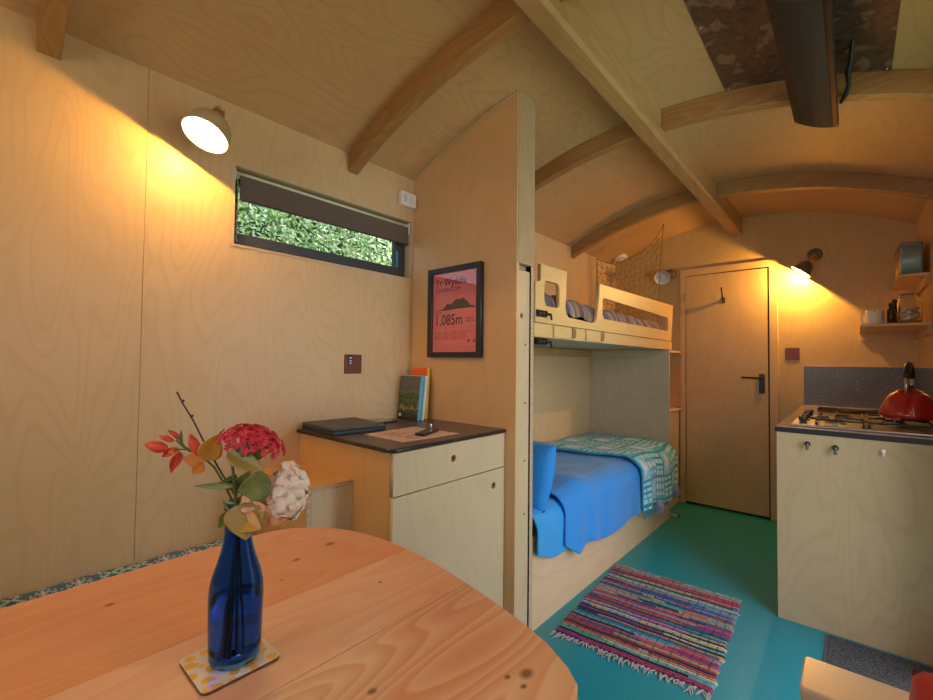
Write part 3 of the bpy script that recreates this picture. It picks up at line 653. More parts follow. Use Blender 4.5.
inn = [(.0142, .211), (.0142, .19), (.0146, .170), (.016, .158), (.0187, .145), (.0232, .130), (.0282, .115), (.0312, .100), (.0320, .085), (.0315, .06), (.0308, .03), (.0300, .012), (.024, .007), (0, .006)]
MB().lathe(prof + inn, VC, n=48).build('bottle', BLUE, vs)
wprof = [(0, .0065), (.0238, .0075), (.0298, .0122), (.0306, .03), (.0313, .06), (.0318, .083), (.0, .083)]
MB().lathe(wprof, VC, n=40).build('water', glass('water', (.75, .88, 1), 0, 1.33), vs)

# flowers: points come from where each bloom stands above the bottle
NECK = VC + Vector((0, 0, .207))
D0 = (NECK - CAM).dot(_F)
def FP(u, v, dd=0.): return at(u, v, D0 + dd)
GRN = flat('stem_green', (.10, .14, .03), .6); DST = flat('dark_stem', (.07, .045, .03), .6)
def leafmat(n, a, c): return ramp_noise(n, [(.35, a), (.65, c)], 28, .45, detail=3, dist=.5)
YL = leafmat('yellow_leaf', (.42, .30, .03), (.62, .28, .04)); OL = leafmat('olive_leaf', (.26, .22, .03), (.38, .24, .04)); GL = leafmat('green_leaf', (.08, .14, .035), (.22, .24, .06)); ORL = leafmat('orange_leaf', (.62, .18, .02), (.70, .30, .05))
def leaf(p0, p1, wid, mat, parent, name='leaf', cup=.25, up=None):
    p0, p1 = Vector(p0), Vector(p1); d = p1 - p0; toc = (CAM - p0).normalized(); side = d.cross(toc).normalized(); nrm = side.cross(d).normalized()
    def fn(u, v):
        t = v; s = (u - .5) * 2; wv = wid * (math.sin(PI * min(1, t ** .75)) ** .85) * (1 - .25 * t)
        return p0 + d * t + side * s * wv + nrm * (cup * abs(s) * wv - .18 * d.length * (t - .5) ** 2 * -1)
    return MB().grid(8, 14, fn).build(name, mat, parent, solid=.0005)
stemin = lambda dx, dy: VC + Vector((dx, dy, .012))
def stem(b, base, pts, r=.0016): b.tube([base, (VC + Vector(((base.x - VC.x) * .5, (base.y - VC.y) * .5, .12)))] + [NECK + Vector(((base.x - VC.x) * -.2, (base.y - VC.y) * -.2, -.01))] + pts, r, 8)
# bare twig
tw = thing('bare_twig', VC + Vector((0, 0, .01)), 'bare brown twig standing tallest in the blue bottle', 'twig')
b = MB(); stem(b, stemin(.012, .004), [FP(240, 505), FP(232, 490), FP(222, 474, .01), FP(206, 446, .01), FP(193, 420, .01), FP(183, 404, .01), FP(177, 392, .01)], [.0016] * 3 + [.0016, .0015, .0014, .0012, .0012, .0011, .0014, .0008])
for u, v in ((192, 416), (206, 445), (183, 401)): b.ball(FP(u, v, .01), .0022, 8, 6)
b.build('twig_stem', DST, tw)
# red alstroemeria buds
ab = thing('red_bud_spray', VC + Vector((0, 0, .01)), 'arching spray of red lily buds leaning left from the blue bottle', 'flower')
b = MB(); stem(b, stemin(-.012, .006), [FP(236, 520), FP(231, 498), FP(222, 480), FP(214, 467), FP(204, 458), FP(194, 452), FP(184, 447), FP(176, 440)], .0015)
b.tube([FP(206, 459), FP(201, 456), FP(198, 455)], .001, 6); b.tube([FP(190, 452), FP(183, 445), FP(181, 434)], .001, 6); b.tube([FP(186, 448), FP(180, 440), FP(174, 437)], .0009, 6)
b.tube([FP(190, 450), FP(178, 449), FP(166, 449)], .001, 6)
b.build('stem', GRN, ab)
RED = ramp_noise('red_petal', [(.35, (.55, .03, .03)), (.65, (.75, .10, .04))], 40, .5)
def bud(p0, p1, r, parent=ab, mat=RED):
    p0, p1 = Vector(p0), Vector(p1); d = p1 - p0; n = 6; prof = [(r * .15, 0), (r * .7, .15), (r, .4), (r * .9, .65), (r * .45, .88), (r * .1, 1.)]
    prof = [(a, h * d.length) for a, h in prof]
    q = MB().lathe(prof, p0, d, n=10); return q.build('bud', mat, parent)
bud(FP(168, 449), FP(145, 444), .0082); bud(FP(174, 441), FP(159, 436), .0042); bud(FP(180, 438), FP(168, 430), .0034); bud(FP(199, 456), FP(190, 434), .0068); bud(FP(181, 444), FP(181, 430), .0022, mat=GRN)
def petal(p0, p1, w, mat, parent, name='petal'): return leaf(p0, p1, w, mat, parent, name, cup=.5)
petal(FP(176, 448), FP(162, 457, .003), .006, RED, ab); petal(FP(177, 454, -.003), FP(171, 473), .006, RED, ab); petal(FP(180, 452), FP(178, 466, -.004), .005, RED, ab); petal(FP(180, 450, .003), FP(168, 452, -.003), .006, ORL, ab)
leaf(FP(206, 460), FP(218, 434), .017, YL, ab); leaf(FP(205, 462, .004), FP(182, 458, .0), .011, ORL, ab); leaf(FP(203, 463, -.003), FP(193, 474), .009, ORL, ab)
# sweet william head
sw = thing('red_flower_head', VC + Vector((0, 0, .01)), 'crimson domed flower head of tiny blooms in the blue bottle', 'flower')
b = MB(); stem(b, stemin(.004, -.012), [FP(239, 515, -.005), FP(243, 495, -.01), FP(248, 475, -.01), FP(252, 462, -.01)], .0022)
c0 = FP(251, 447, -.01); ax = (_UU * .95 + _RR * .28 + _F * .1).normalized(); tx = ax.orthogonal().normalized(); ty = ax.cross(tx)
for k in range(26):
    a = k * 2.4; rr_ = .034 * math.sqrt((k + .5) / 26); b.tube([FP(252, 464, -.01), c0 + (tx * math.cos(a) + ty * math.sin(a)) * rr_ * .7 - ax * .004, c0 + (tx * math.cos(a) + ty * math.sin(a)) * rr_ + ax * .008], .0011, 5)
b.ball(c0 - ax * .004, .017, 12, 8); b.build('stem', flat('flower_green', (.10, .16, .03), .6), sw)
b = MB(); rnd = random.Random(11)
for k in range(120):
    a = k * 2.39996; t = (k + .5) / 120; ph = t * 1.45
    n = (ax * math.cos(ph) + (tx * math.cos(a) + ty * math.sin(a)) * math.sin(ph)).normalized()
    p = c0 + ax * (.030 * math.cos(ph) - .004) + (tx * math.cos(a) + ty * math.sin(a)) * (.0415 * math.sin(ph)); p += n * rnd.uniform(-.002, .003)
    u1 = n.orthogonal().normalized(); v1 = n.cross(u1); r0 = rnd.uniform(0, 6)
    for q in range(5):
        g = r0 + q * 2 * PI / 5; d = (u1 * math.cos(g) + v1 * math.sin(g)); s = (u1 * -math.sin(g) + v1 * math.cos(g)); i = len(b.v)
        b.v += [p, p + d * .0035 + s * .0022 + n * .001, p + d * .0058 + n * .0003, p + d * .0035 - s * .0022 + n * .001]; b.f.append((i, i + 1, i + 2, i + 3)); b.sm.append(False)
b.build('blossom_cluster', ramp_noise('crimson_petals', [(.35, (.42, .008, .03)), (.55, (.62, .02, .06)), (.7, (.75, .06, .05))], 90, .6, detail=2), sw, solid=.0005)
# white hydrangea
wh = thing('white_flower_head', VC + Vector((0, 0, .01)), 'cream white hydrangea bloom on the right of the blue bottle', 'flower')
b = MB(); stem(b, stemin(.010, -.010), [FP(240, 518, -.01), FP(252, 512, -.02), FP(268, 505, -.015), FP(285, 495, -.01)], .0022); b.build('stem', GRN, wh)
b = MB(); rnd = random.Random(23)
def floret(b, p, n, R, rnd, petals=4):
    u1 = n.orthogonal().normalized(); v1 = n.cross(u1); r0 = rnd.uniform(0, 6)
    for q in range(petals):
        g = r0 + q * 2 * PI / petals; d = (u1 * math.cos(g) + v1 * math.sin(g)); s = (u1 * -math.sin(g) + v1 * math.cos(g))
        def fn(u, v):
            t = v; e = (u - .5) * 2; wv = R * .62 * math.sin(PI * min(1, .12 + t * .85)) ** .7
            return p + d * R * t + s * e * wv + n * (R * .42 * t * (1 - t * .8) - R * .16 * e * e)
        b.grid(4, 4, fn)
CH = FP(289, 492, -.012); Rx = .024; Rz = .038
for k in range(34):
    t = (k + .5) / 34; ph = math.acos(1 - 2 * t); a = k * 2.39996; n = Vector((math.cos(a) * math.sin(ph), math.sin(a) * math.sin(ph), math.cos(ph)))
    p = CH + Vector((n.x * Rx, n.y * Rx, n.z * Rz)) * (.84 + rnd.uniform(-.05, .06)); n = (n + Vector((rnd.uniform(-.35, .35), rnd.uniform(-.35, .35), rnd.uniform(-.35, .35)))).normalized(); floret(b, p, n, .0145, rnd)
b.build('floret_cluster', ramp_noise('cream_petals', [(.35, (.78, .66, .54)), (.65, (.86, .80, .70))], 25, .7), wh, solid=.0004)
MB().ball(CH, .019, 12, 8, (1, 1, 1.5)).build('flower_core', flat('pale_core', (.30, .28, .14), .8), wh)
b = MB()
for p_, r_ in ((FP(262, 508, -.02), .013), (FP(275, 515, -.02), .015), (FP(250, 503, -.022), .011)):
    for k in range(4):
        n = (-_F * .8 + Vector((rnd.uniform(-.6, .6), rnd.uniform(-.6, .6), rnd.uniform(-.6, .6)))).normalized(); floret(b, p_ + Vector((rnd.uniform(-.007, .007), rnd.uniform(-.007, .007), rnd.uniform(-.007, .007))), n, r_, rnd)
b.build('peach_florets', ramp_noise('peach_petals', [(.35, (.75, .38, .20)), (.65, (.80, .52, .34))], 25, .7), wh, solid=.0004)
# foliage sprig
fs = thing('leafy_sprig', VC + Vector((0, 0, .01)), 'olive and green leafy sprig spilling over the rim of the blue bottle', 'foliage')
b = MB(); stem(b, stemin(-.006, -.010), [FP(237, 520, -.015), FP(236, 500, -.02), FP(234, 480, -.02), FP(232, 462, -.02)], .002)
b.tube([FP(236, 500, -.02), FP(246, 492, -.025), FP(252, 488, -.03)], .001, 6); b.tube([FP(234, 478, -.02), FP(226, 482, -.02), FP(218, 483, -.015)], .0012, 6); b.build('stem', GRN, fs)
leaf(FP(228, 452, -.02), FP(266, 472, -.035), .014, OL, fs); leaf(FP(272, 484, -.03), FP(238, 490, -.04), .021, GL, fs); leaf(FP(244, 503, -.03), FP(246, 541, -.05), .026, OL, fs)
leaf(FP(230, 512, -.02), FP(219, 528, -.02), .009, flat('fresh_green', (.14, .22, .04), .5), fs); leaf(FP(236, 486, -.02), FP(194, 486, -.01), .005, GL, fs); leaf(FP(226, 488, -.012), FP(237, 474, -.02), .010, flat('mid_green', (.07, .12, .03), .5), fs)
leaf(FP(238, 492, -.01), FP(250, 470, -.02), .012, GL, fs); leaf(FP(242, 515, -.02), FP(222, 500, -.01), .008, GL, fs)
leaf(FP(236, 516, -.035), FP(262, 530, -.045), .016, YL, fs)

# ------------------------------------------------------------------ wall lamps
def wall_lamp(base, bnrm, neck, mouth, lit, shade_mat, label, power=0, mr=.067, lamp_col=(1, .47, .085), roundish=False):
    base, neck, mouth, bn = Vector(base), Vector(neck), Vector(mouth), Vector(bnrm).normalized()
    r = thing('wall_lamp', base, label, 'lamp', 'adjustable wall lamps with copper necks')
    ax = (mouth - neck); ln = ax.length; ax.normalize()
    MB().lathe([(0, .022), (.024, .020), (.035, .012), (.038, 0), (0, 0)] if roundish else [(0, .022), (.030, .020), (.042, .012), (.045, 0), (0, 0)], base + bn * .0005, bn, n=32).build('wall_rose', shade_mat, r)
    b = MB(); j = neck - ax * .038; k = base + bn * .020
    mid = (k + j) / 2 + bn * .012
    b.tube([k, k + bn * .02, mid, j], .005, 10); b.build('arm', COPPER, r)
    b = MB(); up = (Vector((0, 0, 1)) - ax * ax.z); up = up.normalized() if up.length > .01 else Vector((0, 1, 0))
    sd = ax.cross(bn).normalized()
    pts = []
    for i in range(13):
        t = i / 12 * PI; pts.append(neck - ax * (.012 + .045 * math.sin(t)) + sd * math.cos(t) * .019)
    b.tube(pts, .0022, 8); b.build('wire_bail', flat('brass_wire', (.75, .55, .3), .25, 1), r)
    MB().lathe([(0, -.038), (.012, -.037), (.017, -.032), (.018, -.0), (.018, .004)], neck, ax, n=24).build('copper_socket', COPPER, r)
    # shade profile: shoulder then flare
    pr = [(.017, 0), (.024, .004), (.036, .016), (.046, .034), (.054, .056), (.061, .078), (mr, ln)]
    if roundish: pr = [(.017, 0), (.030, .003), (.047, .012), (.058, .026), (.064, .044), (.0665, .062), (mr, ln)]
    pr = [(a, min(h, ln)) for a, h in pr]
    inner = [(a - .002, h + (.002 if i_ == 0 else 0)) for i_, (a, h) in enumerate(pr)][::-1]
    MB().lathe(pr + [(mr, ln)], neck, ax, n=40).build('shade', shade_mat, r)
    MB().lathe([(0.0, .004)] + inner[::-1], neck, ax, n=40).build('shade_lining', WL, r)
    bulbc = neck + ax * (ln * .60)
    bm_ = emit('bulb_glow', (1, .82, .55), 40) if lit else flat('frosted_bulb', (.75, .75, .74), .2)
    MB().ball(bulbc, .024, 20, 14).build('bulb', bm_, r)
    if lit:
        l = bpy.data.lights.new('lamp_light', 'POINT'); l.energy = power; l.color = lamp_col; l.shadow_soft_size = .006
        lo = bpy.data.objects.new('lamp_light', l); C.objects.link(lo); lo.parent = r; lo.location = (neck + ax * (ln * .60 + .027)) - base
    return r
WL = flat('white_enamel', (.85, .85, .83), .4)
CREAM = flat('cream_enamel_shade', (.50, .38, .22), .3)
GREYSH = flat('grey_enamel_shade', (.14, .13, .11), .35, .1)
n1 = Vector((.166, -.398, -.904)).normalized(); m1 = Vector((.15, .476, 1.847))
wall_lamp((0, .548, 1.945), (1, 0, 0), m1 - n1 * .078, m1, True, CREAM, 'lit wall lamp on the left wall, high beside the narrow window', 9.5, roundish=True)
n2 = Vector((-.62, -.03, -.78)).normalized(); m2 = Vector((1.393, 3.885, 1.812))
wall_lamp((1.468, L, 1.947), (0, -1, 0), m2 - n2 * .082, m2, True, GREYSH, 'lit grey wall lamp on the end wall, right of the door', 34)
n4 = Vector((-.35, .42, -.80)).normalized(); m4 = Vector((.62, YB + .17, 1.84))
wall_lamp((.62, YB, 1.98), (0, 1, 0), m4 - n4 * .078, m4, True, CREAM, 'lit cream wall lamp added out of view behind the table for warm fill', 8)  # unseen lamp added to warm the near end of the room
n5 = Vector((-.40, .35, -.85)).normalized(); m5 = Vector((W - .16, .62, 1.80))
wall_lamp((W, .60, 1.95), (-1, 0, 0), m5 - n5 * .078, m5, True, CREAM, 'lit cream wall lamp added out of view on the right wall for warm fill', 4)  # second added lamp, outside the view, for more warm light
n3 = Vector((.10, -.80, -.48)).normalized(); m3 = Vector((.463, 3.86, 1.876))
wall_lamp((.490, L, 1.925), (0, -1, 0), m3 - n3 * .075, m3, False, GREYSH, 'unlit grey wall lamp by the foot of the upper bunk, white inside', 0)

# smoke alarm
sm = thing('smoke_alarm', (.10, 3.86, ceil_z(.10)), 'round white smoke alarm on the ceiling corner seen through the bunk net', 'alarm')
nn = Vector((.42, -.1, -.9)).normalized(); bc_ = Vector((.095, 3.88, ceil_z(.095) - .004))
MB().lathe([(0, 0), (.058, 0), (.060, .006), (.056, .022), (.03, .030), (0, .031)], bc_, nn, n=32).build('case', WHITE, sm)
MB().lathe([(.032, .0302), (.040, .029), (.041, .0265), (.033, .0285)], bc_, nn, n=32).build('vent_ring', flat('pink_grey', (.45, .33, .28), .6), sm)

# ------------------------------------------------------------------ bunk bed
BY = 3.472; GX = .640
bb_ = thing('bunk_bed', (.31, 2.55, 0), 'built-in birch plywood bunk bed with cut-out guard rail', 'bunk bed')
MB().box(.604, .624, PY1 + .008, BY - .001, 0, .40).build('base_front', PLYO if False else ply('plywood_bed_base', (.70, .50, .30), axis=1, freq=1, lines=8, contrast=.06), bb_, bevel=.001)
MB().box(.002, .603, PY1 + .008, BY - .001, .34, .358).build('slat_base', PLY, bb_)
MB().box(.626, .632, PY1 + .004, PY1 + .012, 0, .40).build('edge_batten', EDGE, bb_)
# end panel
b = MB(); b.prism([(.002, 0), (.632, 0), (.632, 1.258), (.002, 1.258)], BY, BY + .018, 'xz'); b.build('end_panel', PLYG, bb_, bevel=.0008)
# upper deck
MB().box(.002, GX - .020, PY1 + .004, BY - .001, 1.262, 1.280).build('upper_deck', flat('white_board', (.50, .44, .34), .6), bb_)
plate([(PY1 + .006, 1.262), (3.52, 1.258), (3.525, 1.318), (PY1 + .006, 1.322)], [], GX - .018, GX - .002, 'yz', 'side_rail', PLYB, bb_, .0008)
NUBM = flat('dark_end_grain', (.26, .13, .055), .6)
for yc in (1.960, 2.285):       # rounded rail blocks
    plate([(yc - .20, 1.266), (yc - .036, 1.266), (yc - .036, 1.318), (yc - .20, 1.319)], [], GX - .002, GX + .008, 'yz', 'rail_block', PLYB, bb_, .0006)
    pr = [(yc - .035, 1.268), (yc - .018, 1.268)] + [(yc - .018 + .020 * math.sin(t), 1.290 - .022 * math.cos(t)) for t in [PI / 2 * k / 6 for k in range(1, 7)]] + [(yc + .002, 1.317), (yc - .035, 1.318)]
    plate(pr, [], GX - .002, GX + .012, 'yz', 'rounded_block', NUBM, bb_, .0006)
    MB().tube([(GX + .012, yc - .016, 1.310), (GX + .014, yc - .016, 1.310)], .003, 8).build('screw_head', STEEL, bb_)
def arc(cx, cy, r, a0, a1, n=6): return [(cx + r * math.cos(math.radians(a0 + (a1 - a0) * k / n)), cy + r * math.sin(math.radians(a0 + (a1 - a0) * k / n))) for k in range(n + 1)]
g = [(1.612, 1.326), (1.612, 1.50)] + [(1.655, 1.51), (1.655, 1.585)] + [(1.888, 1.586), (1.880, 1.45)] + arc(1.93, 1.42, .055, 180, 250) + [(2.0, 1.366), (2.12, 1.362)] + arc(2.165, 1.42, .058, 270, 350) + [(2.245, 1.50), (2.252, 1.580)] + [(3.545, 1.594), (3.50, 1.322)]
h1 = rrect(1.685, 1.818, 1.403, 1.516, .022); h1 = [(y, z) for y, z in h1]
h2 = rrect(2.288, 3.425, 1.394, 1.508, .022)
h2 = [(y, z - (.014 * (y - 2.288) / 1.14 if z > 1.45 else -.0)) for y, z in h2]
plate(g, [h1, h2], GX - .018, GX, 'yz', 'guard_rail', PLYB, bb_, .001)
# bolts and underside battens
for z, y0 in ((1.366, 1.615), (1.244, 1.618)):
    b = MB(); b.tube([(GX + .008, y0, z), (GX + .008, y0 + .11, z)], .006, 10); b.box(GX + (.0 if z > 1.3 else -.01), GX + .004, y0, y0 + .085, z - .016, z + .014)
    b.tube([(GX + .008, y0 + .085, z), (GX + .024, y0 + .085, z - .004), (GX + .026, y0 + .088, z - .028)], .005, 8)
    for k in range(3): b.box(GX, GX + .016, y0 + .008 + k * .028, y0 + .018 + k * .028, z - .011, z + .011)
    b.build('slide_bolt', MBLACK, bb_)
b = MB(); b.box(.002, .035, PY1 + .01, BY - .04, 1.20, 1.258); b.build('wall_batten', BEAMY, bb_, bevel=.002)
b = MB(); b.prism([(.03, 1.258), (.03, 1.205), (.50, 1.205), (.535, 1.215), (.56, 1.24), (.60, 1.258)], BY - .035, BY - .001, 'xz'); b.build('end_batten', PLYG, bb_, bevel=.002)
b = MB()
for k in range(5): b.ball((.10 + k * .10, 3.42, 1.258), .006, 8, 6)
b.build('screw_head', flat('brass', (.7, .45, .15), .3, 1), bb_)

MB().box(.006, .598, PY1 + .015, BY - .006, .36, .485).build('mattress', flat('mattress_white', (.55, .6, .65), .9), bb_, bevel=.03, seg=4).name = 'mattress'
mtr = bpy.data.objects['mattress']; mtr.parent = None; mtr.matrix_world = Matrix.Translation(Vector(bb_.location)); tag(mtr, 'lower bunk mattress under the blue bedding', 'mattress')

# bedding: cross-section across the bed then down the front
nz = smooth_noise(4); nz2 = smooth_noise(9)
def drape(s, top, x_in=.004, edge=.575, r=.075, out=.0):
    """s metres along the cloth from the wall; returns x,z"""
    if s < edge - x_in: return x_in + s, top
    q = s - (edge - x_in)
    if q < r * PI / 2: a = q / r; return edge + r * math.sin(a) + out * (1 - math.cos(a)), top - r * (1 - math.cos(a))
    return edge + r + out, top - r - (q - r * PI / 2)
DUV = flat('blue_duvet', (.004, .25, .74), .75, bump=.12, bscale=25, sheen=.3)
DUV2 = flat('light_blue_sheet', (.012, .32, .76), .75, bump=.1, bscale=25, sheen=.3)
def cloth(name, y0, y1, top, hem, mat, label, cat, amp=.012, ftop=None, out=0., fold=.010, nu=110, nv=90, skew=0., colf=None, seed=0, solid=.008, x_in=.004, y0w=None):
    nzz = smooth_noise(20 + seed)
    def fn(u, v):
        Lh = hem(u) if callable(hem) else hem
        base = y0 + (y1 - y0) * u
        total = (.575 - x_in) + .075 * PI / 2 + max(0, top - .075 - Lh)
        s = v * total; x, z = drape(s, top, x_in, out=out)
        ya = (y0w if y0w is not None else y0); yy = (ya + (y1 - ya) * u) * (1 - v) + base * v if y0w is not None else base
        z += amp * nzz(x * 6, yy * 4, 1.6) * (1 if s < .57 else .3)
        z += .006 * nzz(x * 20, yy * 15, 1.7) * (1 if s < .6 else .2)
        if ftop: z += ftop(x, yy)
        h = max(0, (s - .60)) / .3
        x += fold * math.sin(yy * 24 + 2 * math.sin(yy * 9)) * min(1, h) + .006 * nzz(yy * 9, z * 9, 2) * min(1, h)
        x = max(x, .004)
        return (x, yy, z)
    b = MB(); b.grid(nu, nv, fn, col=colf)
    o = b.build(name, mat, None, solid=solid); tag(o, label, cat); return o
cloth('bed_sheet', 1.62, 2.02, .50, lambda u: .335 - .06 * math.sin(u * PI), DUV2, 'lighter blue sheet hanging over the bed front beside the pillow', 'sheet', seed=1, nu=60, fold=.012)
cloth('duvet', 1.84, 2.86, .535, lambda u: (.225 if u > .12 else .225 + .09 * (1 - u / .12)) + .006 * math.sin(u * 9), DUV, 'bright blue duvet covering the lower bunk', 'duvet', amp=.026, seed=2, fold=.005, out=.012,
      ftop=lambda x, y: .028 * math.exp(-((y - 1.98 - .15 * x) / .10) ** 2) * (x > .05))
TEAL = [(.012, .27, .40), (.34, .66, .76), (.68, .68, .80), (.10, .48, .60)]
def tap(i, j):
    I, Jm = int(i * .8), int(j * .62); bi, bj = (I // 15) % 3, (Jm // 13) % 3; li, lj = I % 15, Jm % 13
    if li < 1 or lj < 1: return TEAL[0]
    k = (bi + 2 * bj) % 3
    if k == 0:
        a, c = li % 5, lj % 4
        return TEAL[2] if a in (1, 2, 3) and c in (1, 2) else (TEAL[0] if a == 0 else TEAL[3])
    if k == 1:
        return TEAL[1] if lj % 3 != 0 and li % 7 != 0 else TEAL[0]
    a = abs(li - 7); c = abs(lj - 6)
    return TEAL[2] if 3 <= a + c <= 4 or a + c < 2 else (TEAL[1] if (li + lj) % 2 else TEAL[3])
bl2 = cloth('tapestry_blanket', 2.80, 3.455, .562, lambda u: .225 + .02 * math.sin(u * 7), vcol('woven_tapestry', .9, .25, 250), 'teal and white woven tapestry blanket folded over the foot of the lower bunk', 'blanket', amp=.016, seed=3, fold=.012, out=.030, nu=100, nv=130, colf=tap, solid=.012, y0w=2.58,
            ftop=lambda x, y: .012 * math.exp(-((y - 2.72) / .12) ** 2))
pts = []
for k in range(34):
    u = k / 33; y = 2.81 + .64 * u; pts.append((.682 + .010 * math.sin(y * 28), y, .236))
tassels(pts, (.05, 0, -1), flat('teal_wool', (.10, .35, .42), .95), bl2, .05, 6, .0014, 3)
rnd = random.Random(8)
for c in ((.70, 3.05, .235), (.705, 3.39, .27)):
    b = MB()
    for k in range(60):
        p = Vector(c) + Vector((rnd.uniform(-.012, .012), rnd.uniform(-.025, .025), 0)); b.tube([p, p + Vector((rnd.uniform(-.008, .012), rnd.uniform(-.01, .01), -.03)), p + Vector((rnd.uniform(-.012, .016), rnd.uniform(-.02, .02), -.062))], .0018, 4)
    b.build('lilac_tassel', flat('lilac_wool', (.48, .42, .62), .95), bl2)
# pillow standing against the partition
pl = MB()
def pill(cx, cy, cz, hx, hy, hz, tilt, seed):
    nq = smooth_noise(seed)
    def fn(u, v):
        a = (u * 2 - 1); b_ = (v * 2 - 1)
        return a, b_
    b = MB()
    for sgn in (-1, 1):
        def g(u, v, sgn=sgn):
            a, c = u * 2 - 1, v * 2 - 1
            e = (max(0, 1 - abs(a) ** 3.2) * max(0, 1 - abs(c) ** 3.2)) ** .45
            pinch = 1 - .05 * (abs(c) ** 2) * (1 - abs(a)); px = a * hx * (1 - .05 * c * c); pz = c * hz * (1 - .05 * a * a)
            y = sgn * hy * e + .01 * nq(a * 3, c * 3, 1.5) * e
            return (cx + px, cy + y + tilt * pz, cz + pz)
        b.grid(30, 24, g)
    return b
o = pill(.360, 1.752, .630, .290, .070, .150, .36, 41).build('pillow', flat('pillow_blue', (.004, .23, .68), .75, bump=.1, bscale=20, sheen=.3)); tag(o, 'bright blue pillow propped at the head of the lower bunk against the partition', 'pillow')

# upper bunk mattress and quilt
MB().box(.008, GX - .024, PY1 + .012, 3.55, 1.282, 1.352).build('upper_mattress', flat('mattress_white', None), None, bevel=.012)
tag(bpy.data.objects['upper_mattress'], 'upper bunk mattress beneath the striped quilt', 'mattress')
def stripe(i, j):
    c = [(.13, .10, .10), (.22, .17, .14), (.32, .20, .10), (.15, .07, .08), (.19, .17, .17), (.36, .27, .20), (.12, .10, .11)]
    return c[(i // 3 + (i // 11) * 2) % 7] if i % 17 > 1 else (.10, .04, .10)
nq = smooth_noise(55)
def qf(u, v):
    y = 1.625 + (3.44 - 1.625) * u; Rr = .055; top = 1.472 - .030 * u
    tot = .55 + .10; s = v * tot
    if s < .55: x = .01 + s; z = top
    else:
        q = (s - .55) / .10 * (PI / 2); x = .56 + .054 * math.sin(q); z = top - .085 * (1 - math.cos(q))
    lump = .010 * nq(x * 8, y * 7, 1.5) + .008 * math.sin(y * 40) * (v > .7)
    edge = 1 - min(1, min(u, 1 - u) / .03); z -= edge ** 2 * .05
    return (min(x, GX - .024), y, max(z + lump, 1.360))
b = MB(); b.grid(200, 60, qf, col=stripe); tag(b.build('striped_quilt', vcol('striped_wool', .95, .2, 200), None, solid=.008), 'grey brown and purple striped quilt on the upper bunk behind the guard rail', 'quilt')

# net
nt_ = thing('bunk_net', (.02, 3.6, 1.46), 'brown knotted rope net hung from the ceiling hook at the foot of the upper bunk', 'net')
NETM = flat('jute_cord', (.24, .15, .06), .9)
anch = Vector((.555, 3.60, ceil_z(.555) - .012))
def topz(x):   # sagging top rope
    pts = [(.0, 2.060), (.03, 2.040), (.10, 2.006), (.17, 2.000), (.25, 2.013), (.33, 2.035), (.40, 2.070), (.47, 2.118), (.52, 2.185), (.555, anch.z)]
    for (a, za), (c, zc) in zip(pts, pts[1:]):
        if x <= c: return za + (zc - za) * (x - a) / (c - a)
    return pts[-1][1]
def npnt(a, h):   # a across 0..1, h from top 0..1
    xt = a * .555; xb = .01 + a * .49; zt_ = topz(xt); zb_ = 1.40; e = h ** .8
    return Vector((xt + (xb - xt) * e, 3.60 + .02 * math.sin(a * 9) * h, zt_ + (zb_ - zt_) * h))
b = MB(); NX, NZ = 13, 12
for i in range(NX + 1):
    b.tube([npnt((i + .25 * (1 if (k % 2) else -1)) / NX if 0 < i < NX else i / NX, k / NZ) for k in range(NZ + 1)], .0016 if 0 < i < NX else .0028, 5)
for k in range(1, NZ + 1):
    b.tube([npnt((i + (.25 * (1 if (k % 2) else -1) if 0 < i < NX else 0)) / NX, (k + .25 * (1 if i % 2 else -1)) / NZ if k < NZ else 1) for i in range(NX + 1)], .0016, 5)
b.build('mesh_cords', NETM, nt_)
b = MB(); b.tube([npnt(i / 30, 0) for i in range(31)], .0032, 6); b.build('top_rope', NETM, nt_)
b = MB(); b.tube([anch + Vector((0, 0, .012)), anch, anch + Vector((.008, 0, -.008)), anch + Vector((0, 0, -.014)), anch + Vector((-.006, 0, -.006))], .002, 6); b.build('hook', STEEL, nt_)

# ------------------------------------------------------------------ shelf unit between bunk and door
su = thing('shelf_unit', (.28, 3.75, 0), 'narrow open plywood shelf niche between the bunk end and the door', 'shelf unit')
b = MB(); b.box(.002, .575, BY + .019, BY + .030, 0, 1.262); b.build('side_panel', PLYPINK, su)
MB().box(.14, .15, BY + .031, L - .002, .0, 1.262).build('back_panel', PLYPINK, su)
for z in (1.244, .768): MB().box(.15, .575, BY + .031, L - .002, z, z + .016).build('shelf', PLYPINK, su, bevel=.001)
MB().box(.548, .560, BY + .031, L - .002, .0, .767).build('lower_panel', PLYG, su)

# ------------------------------------------------------------------ end door
dr = thing('door_1', (.9, L, 0), None, None); dr['kind'] = 'structure'
plate([(.572, 0), (.572, 1.945), (1.248, 1.945), (1.248, 0), (1.196, 0), (1.196, 1.893), (.612, 1.893), (.612, 0)], [], L - .020, L - .001, 'xz', 'door_frame', ply('plywood_frame', (.66, .47, .25), freq=1, lines=6, contrast=.05), dr, .001)
MB().box(.617, 1.187, L - .014, L - .001, .018, 1.885).build('door_leaf', PLYD, dr, bevel=.001)
b = MB(); b.box(1.187, 1.196, L - .012, L - .003, 0, 1.893); b.box(.612, 1.196, L - .010, L - .002, 1.885, 1.893); b.box(.612, 1.196, L - .012, L - .003, .002, .016); b.build('door_gap', flat('gap_dark', (.03, .02, .012), .9), dr)
HY = L - .014
hd = plate(rrect(1.128, 1.166, .935, 1.082, .008), [], HY - .008, HY, 'xz', 'door_handle', BLACK, dr, .001)
